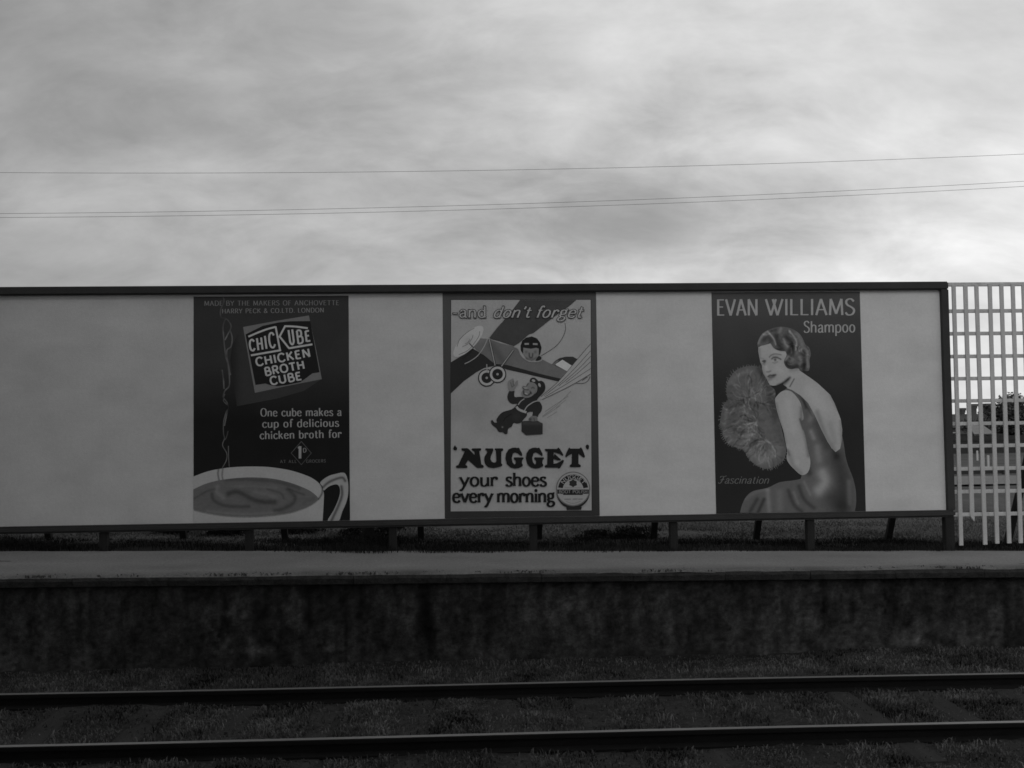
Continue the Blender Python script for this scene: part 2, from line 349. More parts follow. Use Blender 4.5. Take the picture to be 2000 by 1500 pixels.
def make_grass():
    # rank verge along the foot of the hoarding and the fence
    n = 95000; x = RNG.uniform(-10, 13, n); y = RNG.uniform(-.5, 1.15, n)
    front = -.12+.34*fbm(x*.55, 0*x, 3, 80)+.12*fbm(x*3, 0*x, 3, 81)
    keep = (y > front) & (RNG.uniform(0, 1, n) < .55+.8*fbm(x*1.5, y*1.5, 3, 82)); x, y = x[keep], y[keep]
    hump = .35+1.1*np.clip(.35+fbm(x*.8, y*.9, 4, 83), 0, 1.2); h = RNG.uniform(.04, .13, len(x))*hump*(1-.45*(x > 6.6))
    z = field_z(x, 0*x)+.0
    o = blades('verge_grass', M['grass'], np.stack([x, y, z], 1), h, RNG.uniform(.004, .009, len(x)), RNG.uniform(.3, 1.1, len(x)), np.clip(.7+.4*fbm(x*1.2, y*1.2, 3, 84)+RNG.uniform(-.2, .2, len(x)), .15, 2))
    prop(o, 'dark rank grass growing along the foot of the billboard and fence', 'grass', None, 'stuff')
    # short grass of the pasture behind
    n = 90000; x = RNG.uniform(-9, 13, n); y = .9+RNG.uniform(0, 1, n)**1.5*5
    o = blades('pasture_grass', M['pasture'], np.stack([x, y, field_z(x, y)], 1), RNG.uniform(.015, .05, n)*(1+.6*fbm(x, y, 3, 85)), RNG.uniform(.008, .016, n), RNG.uniform(.5, 1.1, n), np.clip(1.35+.6*fbm(x*.8, y*.8, 3, 86)+RNG.uniform(-.2, .2, n), .3, 2.8))
    prop(o, 'short pale grass of the field behind the billboard', 'grass', None, 'stuff')
    # weeds between and beside the rails, thinner over the sleepers
    n = 330000; x = RNG.uniform(-6, 9, n); y = RNG.uniform(-7.2, -2.2, n)
    dens = .62+.8*fbm(x*1.0, y*1.3, 4, 90); sl = np.array(SLEEPERS); ds = np.min(np.abs(x[:, None]-sl[None, :]), 1)
    dens = np.where((ds < .14) & (y > -5.9) & (y < -3.0), dens*.12, dens)
    yf = -3.53-(x+3.13)*.0221; yn = -5.19-(x+2.6)*.0167
    for yr in (yf, yn): dens = np.where(np.abs(y-yr) < .07, 0, dens); 
    dens = np.where((y > yf+.12), dens*.75, dens)
    keep = RNG.uniform(0, 1, n) < dens; x, y = x[keep], y[keep]
    h = RNG.uniform(.010, .045, len(x))*(1+.9*fbm(x*1.3, y*1.3, 3, 91)); z = bed_z(x, y)
    o = blades('track_weeds', M['weed'], np.stack([x, y, z], 1), h, RNG.uniform(.006, .014, len(x)), RNG.uniform(.3, .95, len(x)), np.clip(1.15+1.6*fbm(x*3, y*4, 4, 92)+RNG.uniform(-.6, .7, len(x)), .08, 3))
    prop(o, 'short dark weeds growing between and beside the rails', 'weeds', None, 'stuff')
    # moss and stray tufts on the platform edge
    n = 7000; x = RNG.uniform(-9, 12, n); y = -2.195+np.abs(RNG.normal(0, .07, n)); keep = fbm(x*2.5, y*4, 4, 95)+.7*fbm(x*14, y*14, 2, 96)+RNG.normal(0, .12, n) > .28; x, y = x[keep], y[keep]
    o = blades('platform_moss', M['weed'], np.stack([x, y, edge_z(x)-.012], 1), RNG.uniform(.008, .028, len(x)), RNG.uniform(.008, .018, len(x)), RNG.uniform(.5, 1.2, len(x)), RNG.uniform(.6, 1.5, len(x)))
    prop(o, 'dark moss and stray tufts along the worn platform edge', 'moss', None, 'stuff')
    # cinders and small stones
    n = 9000; x = RNG.uniform(-6, 9, n); y = RNG.uniform(-7, -2.15, n); z = bed_z(x, y); s = RNG.uniform(.006, .022, n); b = MB()
    for i in range(n):
        r = s[i]; a = RNG.uniform(0, 6.28); c, d = math.cos(a)*r, math.sin(a)*r; q = RNG.uniform(.5, .9)
        b.add([(x[i]+c, y[i]+d, z[i]), (x[i]-d, y[i]+c, z[i]), (x[i]-c*.9, y[i]-d*.9, z[i]), (x[i]+d, y[i]-c, z[i]), (x[i]+c*.2, y[i]+d*.2, z[i]+r*q)], [(0,1,4),(1,2,4),(2,3,4),(3,0,4)])
    me = b.mesh('ballast'); set_tone(me, 'tone', np.repeat(RNG.uniform(.5, 2.0, n), 5)); prop(link('ballast', me, M['bed']), 'scattered cinders and small stones on the dirt around the rails', 'ballast', None, 'stuff')
make_grass()

# ------------------------------------------------------------------ billboard
def make_billboard():
    t = thing('billboard', 'long white boarded billboard in a dark timber frame, raised on short posts behind the platform', 'billboard', (0, 0, 0))
    xs = np.linspace(-9.6, 6.512, 260); zs = np.linspace(.40, 3.40, 60); X, Z = np.meshgrid(xs, zs); nx = len(xs)
    me = bpy.data.meshes.new('board'); v = np.stack([X, 0*X, Z], -1).reshape(-1, 3).tolist(); nv = len(v)
    f = [(j*nx+i, j*nx+i+1, (j+1)*nx+i+1, (j+1)*nx+i) for j in range(len(zs)-1) for i in range(nx-1)]
    v += [(-9.6, .03, .40), (6.512, .03, .40), (6.512, .03, 3.40), (-9.6, .03, 3.40)]; n0, n1, n2, n3 = nv, nv+1, nv+2, nv+3
    f += [(n1, n0, n3, n2), (0, nx-1, n1, n0), (nv-nx, n3, n2, nv-1)][:1]
    me.from_pydata(v, [], f)
    tone = 1+.06*fbm(X*.7, Z*.7, 4, 100)+.05*fbm(X*2, Z*6, 4, 101)-.08*np.clip(fbm(X*1.1, Z*.5, 3, 103), 0, 1)
    for s in (-8.23, -6.4, -4.57, -2.74): tone = tone-.04*np.exp(-((X-s)/.012)**2)
    set_tone(me, 'tone', list(tone.ravel())+[.8]*4); link('board', me, M['panel'], t)
    MB().box(-9.75, 6.615, -.06, .07, 3.372, 3.479).build('top_rail', M['frame'], t, .014)
    MB().box(-9.75, 6.615, -.075, .07, .326, .418).build('bottom_rail', M['frame'], t, .026)
    MB().box(6.511, 6.613, -.057, .067, .4185, 3.3715).build('end_stile', M['frame'], t, .005)
    leg0 = MB().bar((0, 0, -.25), (0, 0, .325), .10, .10).mesh('leg', .006)
    for i in range(8):
        x = (-2.69, -.85, .98, 2.83, 4.66, -4.53, -6.37, -8.2)[i]; o = link('leg', leg0, M['post'], t, (x, .02, 0))
    MB().bar((6.535, .0, -.4), (6.535, .0, .325), .125, .11).build('leg', M['post'], t, .006)
    for i, x in enumerate((-3.85, -2.44, -.53, 1.15, 2.8, 4.3, 6.25, -5.7, -7.5)):
        MB().bar((x, 1.36, float(field_z(x, 1.3))-.12), (x, .09, 2.2), .085, .07).build('brace', M['post'], t, .004)
    for z in (1.2, 2.4): MB().box(-9.6, 6.5, .032, .085, z, z+.09).build('back_batten', M['post'], t)
    return t
make_billboard()

# ------------------------------------------------------------------ lattice fence
def make_fence():
    t = thing('lattice_fence', 'open lattice fence of pale upright slats beside the billboard, one slat broken short', 'fence', (7, 0, 0))
    z0, z1 = -.02, 3.43
    pk = MB().box(-.0275, .0275, -.011, .011, z0-.03, z1+.01).mesh('slat', .003)
    short = MB(); short.add([(-.0275,-.011,.33),(.012,-.011,.27),(.0275,-.011,.26),(.0275,.011,.26),(.012,.011,.27),(-.0275,.011,.33)]+[(-.0275,-.011,z1),(.0275,-.011,z1),(.0275,.011,z1),(-.0275,.011,z1)],
        [(0,1,2,7,6),(5,8,7,2) if False else (2,3,8,7),(3,4,5,9,8),(5,0,6,9),(6,7,8,9),(0,5,4,1),(1,4,3,2)])
    sm = short.mesh('slat'); bmesh_fix(sm)
    xs = [6.70, 6.862, 7.03, 7.195, 7.36, 7.52, 7.675]+[7.675+.1625*i for i in range(1, 34)]
    for i, x in enumerate(xs):
        o = link('slat', sm if i == 1 else pk, M['lattice'], t, (x, -.006, random.uniform(-.012, .012))); o.rotation_euler.y = random.uniform(-.004, .004)
        if i == 1: o['label'] = 'slat broken off short above the ground'
    for i, z in enumerate((3.447, 3.085, 2.78, 2.472, 2.172, 1.872, 1.566, 1.266, .96, .655, .35)):
        h = .024 if i else .026
        MB().box(6.618, 13.1, .0065, .045, z-h, z+h).build('rail', M['lattice'], t, .003)
    MB().bar((6.605, .085, -.3), (6.605, .085, 3.42), .035, .03).build('post', M['lattice'], t)
    for x in (7.78, 9.9, 12.2):
        MB().bar((x, .095, -.4), (x, .095, 3.42), .09, .09).build('post', M['post'], t) if x > 9 else None
        MB().bar((x-.03, .85, float(field_z(x, 1))-.15), (x+.24, .075, 2.2), .085, .075).build('brace', M['post'], t, .004)
make_fence()

# ------------------------------------------------------------------ wires and poles
def make_wires():
    ends = (-34.0, 46.0)
    for (a, b, lab) in (((230, 338), (2000, 300.9), 'topmost telegraph wire crossing the sky alone, well above the other two'),
                        ((230, 415), (2000, 354), 'middle telegraph wire, upper one of the close pair over the billboard'),
                        ((230, 423), (2000, 364), 'lowest telegraph wire, lower one of the close pair over the billboard')):
        p, q = at(*a, 10), at(*b, 10); s = (q.z-p.z)/(q.x-p.x); xs = np.linspace(ends[0], ends[1], 81)
        zs = [p.z+s*(x-p.x)+.0011*(x-p.x)*(x-q.x) for x in xs]
        prop(MB().tube([(x, 10, z) for x, z in zip(xs, zs)], .0042, 6).build('telegraph_wire', M['wire'], smooth=True), lab, 'wire', 'telegraph wires')
    for x, z, lab in ((ends[0], 10.6, 'tarred telegraph pole at the left end of the wires'), (ends[1], 11.2, 'tarred telegraph pole at the right end of the wires')):
        t = thing('telegraph_pole', lab, 'pole', (x, 10, 0), 'telegraph poles')
        MB().tube([(x, 10.12, -1), (x, 10.12, 5), (x, 10.12, z)], [.15, .13, .10], 10).build('pole', M['post'], t, smooth=True)
        for zz in (z-.5, z-1.6): MB().box(x-.05, x+.05, 9.4, 10.8, zz-.12, zz-.02).build('crossarm', M['post'], t)
make_wires()

# ------------------------------------------------------------------ far side of the field, seen through the lattice
def foliage(n, centre, size, leaf, seed):
    r = np.random.default_rng(seed); c = np.array(centre); lobes = c+r.normal(0, .42, (16, 3))*np.array(size); k = r.integers(0, 16, n)
    d = r.normal(0, 1, (n, 3)); d /= np.linalg.norm(d, axis=1)[:, None]; p = lobes[k]+d*(r.uniform(.4, 1, (n, 1)))*np.array(size)*.42
    a = r.normal(0, 1, (n, 3)); a /= np.linalg.norm(a, axis=1)[:, None]; b = np.cross(a, r.normal(0, 1, (n, 3))); b /= np.linalg.norm(b, axis=1)[:, None]
    s = leaf*r.uniform(.6, 1.4, (n, 1)); v = np.stack([p-a*s, p+b*s*.6, p+a*s, p-b*s*.6], 1).reshape(-1, 3)
    me = bpy.data.meshes.new('crown'); me.from_pydata(v.tolist(), [], [(4*i, 4*i+1, 4*i+2, 4*i+3) for i in range(n)])
    set_tone(me, 'tone', np.repeat(np.clip(r.normal(1, .3, n)*(.7+.5*r.uniform(0, 1, 16)[k]), .2, 2), 4)); return me
def tree(px, py_top, py_base, y, wide, lab, seed):
    top, base = at(px, py_top, y), at(px, py_base, y); gz = float(field_z(base.x, y)); H = top.z-gz
    t = thing('tree', lab, 'tree', (base.x, y, gz), 'trees beyond the field')
    tr = MB(); tr.tube([(base.x, y, gz-.3), (base.x+.1, y, gz+H*.3), (base.x, y+.1, gz+H*.75)], [H*.035, H*.025, H*.008], 8)
    for k in range(6):
        a = k*1.05; tr.tube([(base.x, y, gz+H*(.3+.06*k)), (base.x+math.cos(a)*wide*.5, y+math.sin(a)*wide*.5, gz+H*(.5+.06*k))], [H*.012, H*.004], 6)
    tr.build('trunk', M['bark'], t, smooth=True)
    link('crown', foliage(9000, (base.x, y, gz+H*.58), (wide, wide, H*.36), .10, seed), M['leaf'], t)
def make_far():
    tree(1992, 768, 850, 62, 2.6, 'bushy dark tree rising over the roofs at the right end of the lattice', 3)
    tree(2075, 770, 850, 66, 3.4, 'broad dark tree beyond the right edge of the lattice', 4)
    tree(1966, 794, 850, 70, 1.4, 'small round tree left of the bushy dark tree', 5)
    # terrace with two stout flared chimneys
    Y = 100; l, r = at(1835, 806, Y), at(1958, 806, Y); gz = float(field_z(l.x, Y))-.1; top = at(1900, 808, Y).z; ev = top-1.5
    t = thing('house', 'long dark terraced house with slate roof and two flared chimneys', 'house', (l.x, Y, gz))
    MB().box(l.x-14, r.x, Y, Y+7, gz, ev).build('wall', M['brick'], t)
    x0, x1 = l.x-14.3, r.x+.3
    rf = MB().add([(x0, Y-.4, ev-.05), (x1, Y-.4, ev-.05), (x1, Y+7.4, ev-.05), (x0, Y+7.4, ev-.05), (x0, Y+3.5, top), (x1, Y+3.5, top)], [(0,1,5,4), (2,3,4,5), (1,2,5), (3,0,4), (3,2,1,0)]).build('roof', M['slate'], t)
    for px, pt, w in ((1899, 789, 7.0), (1928, 788, 7.5), (1878, 797, 4.5)):
        c = at(px, pt, Y+3.5); ww = w/FOC*(Y+17); b = MB()
        hw = ww*.72; zt = c.z
        b.box(c.x-hw, c.x+hw, Y+3.1, Y+3.9, top-1.0, zt-.55); b.box(c.x-hw*1.15, c.x+hw*1.15, Y+3.0, Y+4.0, zt-.548, zt-.30); b.box(c.x-hw*1.4, c.x+hw*1.4, Y+2.9, Y+4.1, zt-.298, zt)
        b.build('chimney', M['brick'], rf)
    for k in range(9):
        cx = l.x-12+k*2.6
        if cx > r.x-1: break
        w = MB().box(cx, cx+.9, Y-.05, Y+.05, gz+.9, gz+2.1).build('window', M['white'], t); MB().box(cx+.08, cx+.82, Y-.06, Y-.052, gz+.98, gz+2.02).build('pane', M['glass'], w)
    # low shed with a pale iron roof
    Y = 58; a, b_ = at(1903, 848, Y), at(1938, 826, Y); gz = float(field_z(a.x, Y))-.1
    t = thing('shed', 'low dark shed with a pale lean-to iron roof below the chimneys', 'shed', (a.x, Y, gz))
    MB().box(a.x+.2, b_.x+.9, Y, Y+3, gz, a.z).build('wall', M['fence'], t)
    MB().add([(a.x-.1, Y-.2, a.z), (b_.x+.1, Y-.2, a.z+.02), (b_.x+.25, Y+2.2, b_.z), (a.x+.55, Y+2.2, b_.z)], [(0,1,2,3)]).add([(a.x-.1, Y-.2, a.z-.08), (b_.x+.1, Y-.2, a.z-.06), (b_.x+.25, Y+2.2, b_.z-.08), (a.x+.55, Y+2.2, b_.z-.08)], [(3,2,1,0)]).build('roof', M['iron'], t)
    # dark close-boarded fence along the far side of the pasture
    Y = 40; l, r = at(1700, 850, Y), at(2300, 850, Y); zt = at(1920, 851, Y).z; t = thing('board_fence', 'tall dark close-boarded fence across the far side of the field', 'fence', (l.x, Y, 0))
    b = MB(); x = l.x
    while x < r.x: b.box(x, x+.19, Y, Y+.025, -.2, zt+random.uniform(-.03, .03)); x += .2
    b.build('boards', M['fence'], t); MB().box(l.x, r.x, Y-.03, Y-.002, zt-.28, zt-.2).build('rail', M['sleeper'], t)
    x = l.x
    while x < r.x: MB().bar((x, Y+.08, -.4), (x, Y+.08, zt), .1, .1).build('post', M['fence'], t); x += 2.7
    Y = 18.2; l, r = at(1700, 920, Y), at(2250, 920, Y); gz = float(field_z(l.x, Y)); zt = at(1920, 917, Y).z
    t = thing('kerb_fence', 'low dark plank fence on stub posts along the gravel road', 'fence', (l.x, Y, gz))
    MB().box(l.x, r.x, Y, Y+.05, gz+.02, zt).build('plank', M['fence'], t); x = l.x
    while x < r.x: MB().box(x, x+.12, Y-.08, Y-.002, gz-.2, zt+.06).build('post', M['fence'], t); x += 2.1
    for px, pt, pb, Y, lab in ((1909, 880, 896, 30, 'smaller and farther of two white marker posts in the field'), (1930.5, 889, 913, 22, 'taller and nearer of two white marker posts in the field')):
        p, q = at(px, pt, Y), at(px, pb, Y); gz = float(field_z(q.x, Y)); z0 = min(q.z, gz)-.1
        prop(MB().bar((q.x, Y, z0), (q.x, Y, p.z), .07 if Y > 25 else .065, .07).build('marker_post', M['white'], None, .01), lab, 'post', 'white marker posts')
make_far()
def make_shrubs():
    for px, y, w, h, lab, sd_ in ((438, 1.9, .34, .30, 'small dark shrub under the billboard left of the second post', 21), (720, 1.5, .50, .27, 'widest dark shrub, heaped round the stump under the billboard', 22),
                                  (590, 2.2, .30, .22, 'low dark shrub under the soup poster, between two props', 23), (1205, 1.4, .55, .20, 'low spreading shrub under the middle of the billboard', 24), (330, 2.1, .28, .26, 'small dark shrub under the left end of the billboard', 25)):
        c = at(px, 1045, y); gz = float(field_z(c.x, y)); t = thing('shrub', lab, 'shrub', (c.x, y, gz), 'shrubs under the billboard')
        me = foliage(7000, (c.x, y, gz+h*.30), (w, .3, h*.62), .013, sd_); link('foliage', me, M['grass'], t)
        b = MB(); [b.tube([(c.x, y, gz-.05), (c.x+math.cos(k)*w*.5, y+math.sin(k)*.15, gz+h*.6)], [.012, .004], 5) for k in range(0, 6, 2)]; b.build('stem', M['bark'], t)
    c = at(720, 1040, 1.2); gz = float(field_z(c.x, 1.2))
    b = MB(); n = 14; prof = [(.10, -.1), (.085, .05), (.08, .18), (.085, .262), (.07, .272)]
    for r_, z in prof: b.v += [(c.x+math.cos(k*6.283/n)*r_*(1+.12*math.sin(3*k)), 1.2+math.sin(k*6.283/n)*r_, gz+z+.008*math.sin(k*2.1)*(z > .2)) for k in range(n)]
    for j in range(len(prof)-1): b.f += [(j*n+k, j*n+(k+1) % n, (j+1)*n+(k+1) % n, (j+1)*n+k) for k in range(n)]
    b.f.append(tuple((len(prof)-1)*n+k for k in range(n)))
    prop(b.build('tree_stump', M['post']), 'short dark stump standing in the shrub under the billboard', 'stump')
make_shrubs()

# ------------------------------------------------------------------ flat printed artwork (posters are flat; each piece lies in its own sheet of ink)
def lin(t): t = np.asarray(t, float)/255; return np.where(t <= .04045, t/12.92, ((np.maximum(t, 0)+.055)/1.055)**2.4)
def spline(pts, n=6, closed=False):
    P = np.array(pts, float); N = len(P); out = []
    idx = range(N if closed else N-1)
    for i in idx:
        if closed: a, b, c, d = P[(i-1) % N], P[i], P[(i+1) % N], P[(i+2) % N]
        else: a, b, c, d = P[max(i-1, 0)], P[i], P[i+1], P[min(i+2, N-1)]
        for t in np.linspace(0, 1, n, endpoint=False):
            out.append(.5*((2*b)+(c-a)*t+(2*a-5*b+4*c-d)*t*t+(3*b-a-3*c+d)*t**3))
    if not closed: out.append(P[-1])
    return np.array(out)
def ribbon(pts, w):                                    # list of quads following a line; w one width or one per point
    P = np.array(pts, float); n = len(P); T = np.zeros_like(P); T[1:-1] = P[2:]-P[:-2]; T[0] = P[1]-P[0]; T[-1] = P[-1]-P[-2]
    T /= np.maximum(np.linalg.norm(T, axis=1)[:, None], 1e-9); Nn = np.stack([-T[:, 1], T[:, 0]], 1); w = (np.zeros(n)+w)[:, None]/2
    A, B = P+Nn*w, P-Nn*w
    out = []
    for i in range(n-1):
        for tr in ((A[i], A[i+1], B[i+1]), (A[i], B[i+1], B[i])):
            (ax, ay), (bx, by), (cx, cy) = tr
            if abs((bx-ax)*(cy-ay)-(by-ay)*(cx-ax)) > 1e-3: out.append(np.array(tr))
    return out
def disc(x, y, rx, ry=None, n=28, rot=0):
    a = np.linspace(0, 2*math.pi, n, endpoint=False); ry = ry or rx; c, s = math.cos(rot), math.sin(rot)
    u, v = np.cos(a)*rx, np.sin(a)*ry; return np.stack([x+u*c-v*s, y+u*s+v*c], 1)
def inside(P, Q):
    x, y = Q[:, 0], Q[:, 1]; r = np.zeros(len(Q), bool); n = len(P); j = n-1
    for i in range(n):
        c = ((P[i, 1] > y) != (P[j, 1] > y)) & (x < (P[j, 0]-P[i, 0])*(y-P[i, 1])/(P[j, 1]-P[i, 1]+1e-12)+P[i, 0]); r ^= c; j = i
    return r
def dist(Q, line):                                     # distance of points to a polyline
    L = np.array(line, float); d = np.full(len(Q), 1e9)
    if len(L) == 1: return np.linalg.norm(Q-L[0], axis=1)
    for a, b in zip(L[:-1], L[1:]):
        ab = b-a; t = np.clip(((Q-a)@ab)/max(ab@ab, 1e-9), 0, 1); d = np.minimum(d, np.linalg.norm(Q-(a+t[:, None]*ab), axis=1))
    return d
class Art:
    """one poster: K = brightness of a white sheet there, turns printed greys into reflectance"""
    def __init__(s, root, K): s.root = root; s.K = K; s.layer = 1
    def piece(s, name, polys, tone, layer, parent=None, grid=None, label=None):
        V, F, off = [], [], 0
        for p in polys:
            p = np.asarray(p, float); p = p if np.dot(p[:, 0], np.roll(p[:, 1], -1))-np.dot(p[:, 1], np.roll(p[:, 0], -1)) > 0 else p[::-1]
            k = len(p); V += [Vector((float(a), float(b))) for a, b in p]; F.append(list(range(off, off+k))); off += k
        if grid:
            lo = np.min([p.min(0) for p in map(np.asarray, polys)], 0); hi = np.max([p.max(0) for p in map(np.asarray, polys)], 0)
            gx, gy = np.meshgrid(np.arange(lo[0], hi[0], grid), np.arange(lo[1], hi[1], grid)); G = np.stack([gx.ravel(), gy.ravel()], 1)
            G = G+RNG.uniform(-.2, .2, G.shape)*grid; keep = np.zeros(len(G), bool)
            for p in polys: keep |= inside(np.asarray(p, float), G)
            V += [Vector((float(a), float(b))) for a, b in G[keep]]
        vo, _, fo, _, _, of = delaunay_2d_cdt(V, [], F, 0, 1e-4)
        Q = np.array([[v.x, v.y] for v in vo]); C = np.array([Q[list(f)].mean(0) for f in fo]); hit = np.zeros(len(C), bool)
        for p in polys: hit |= inside(np.asarray(p, float), C)
        fo = [tuple(f) for f, o in zip(fo, hit) if o]; W = at_np(Q, -.004-.0009*layer)
        used = np.unique(np.array([i for f in fo for i in f])); mp = {int(u): k for k, u in enumerate(used)}
        me = bpy.data.meshes.new(name); me.from_pydata(W[used].tolist(), [], [tuple(mp[i] for i in f) for f in fo])
        t = tone(Q[used]) if callable(tone) else np.full(len(used), float(tone))
        set_tone(me, 'ink', np.clip(lin(t)/s.K, .004, .85))
        bm = bmesh.new(); bm.from_mesh(me); bm.normal_update()
        bad = [f for f in bm.faces if f.normal.y > 0]
        if bad: bmesh.ops.reverse_faces(bm, faces=bad)
        bm.to_mesh(me); bm.free()
        o = link(name, me, M['ink'], parent or s.root)
        if label: o['label'] = label
        return o
    def line(s, name, pts, w, tone, layer, parent=None, smooth=True, **k):
        lines = pts if isinstance(pts[0][0], (list, tuple, np.ndarray)) else [pts]; q = []
        for l in lines: q += ribbon(spline(l) if smooth and len(l) > 2 else l, w)
        return s.piece(name, q, tone, layer, parent, **k)
    def text(s, txt, p0, p1, h, wt, tone, layer, parent=None, up=None, font='roman', contrast=.5, serif=0, slant=0, name='lettering', outline=None, space=12, curve=None):
        q = lay_text(txt, p0, p1, h, wt, up, contrast, serif, slant, space, curve)
        o = None
        if outline: s.piece('lettering_outline', lay_text(txt, p0, p1, h, wt+outline[0], up, contrast*.5, serif, slant, space, curve, grow=outline[0]/2), outline[1], layer, parent)
        return s.piece(name, q, tone, layer+1 if outline else layer, parent)

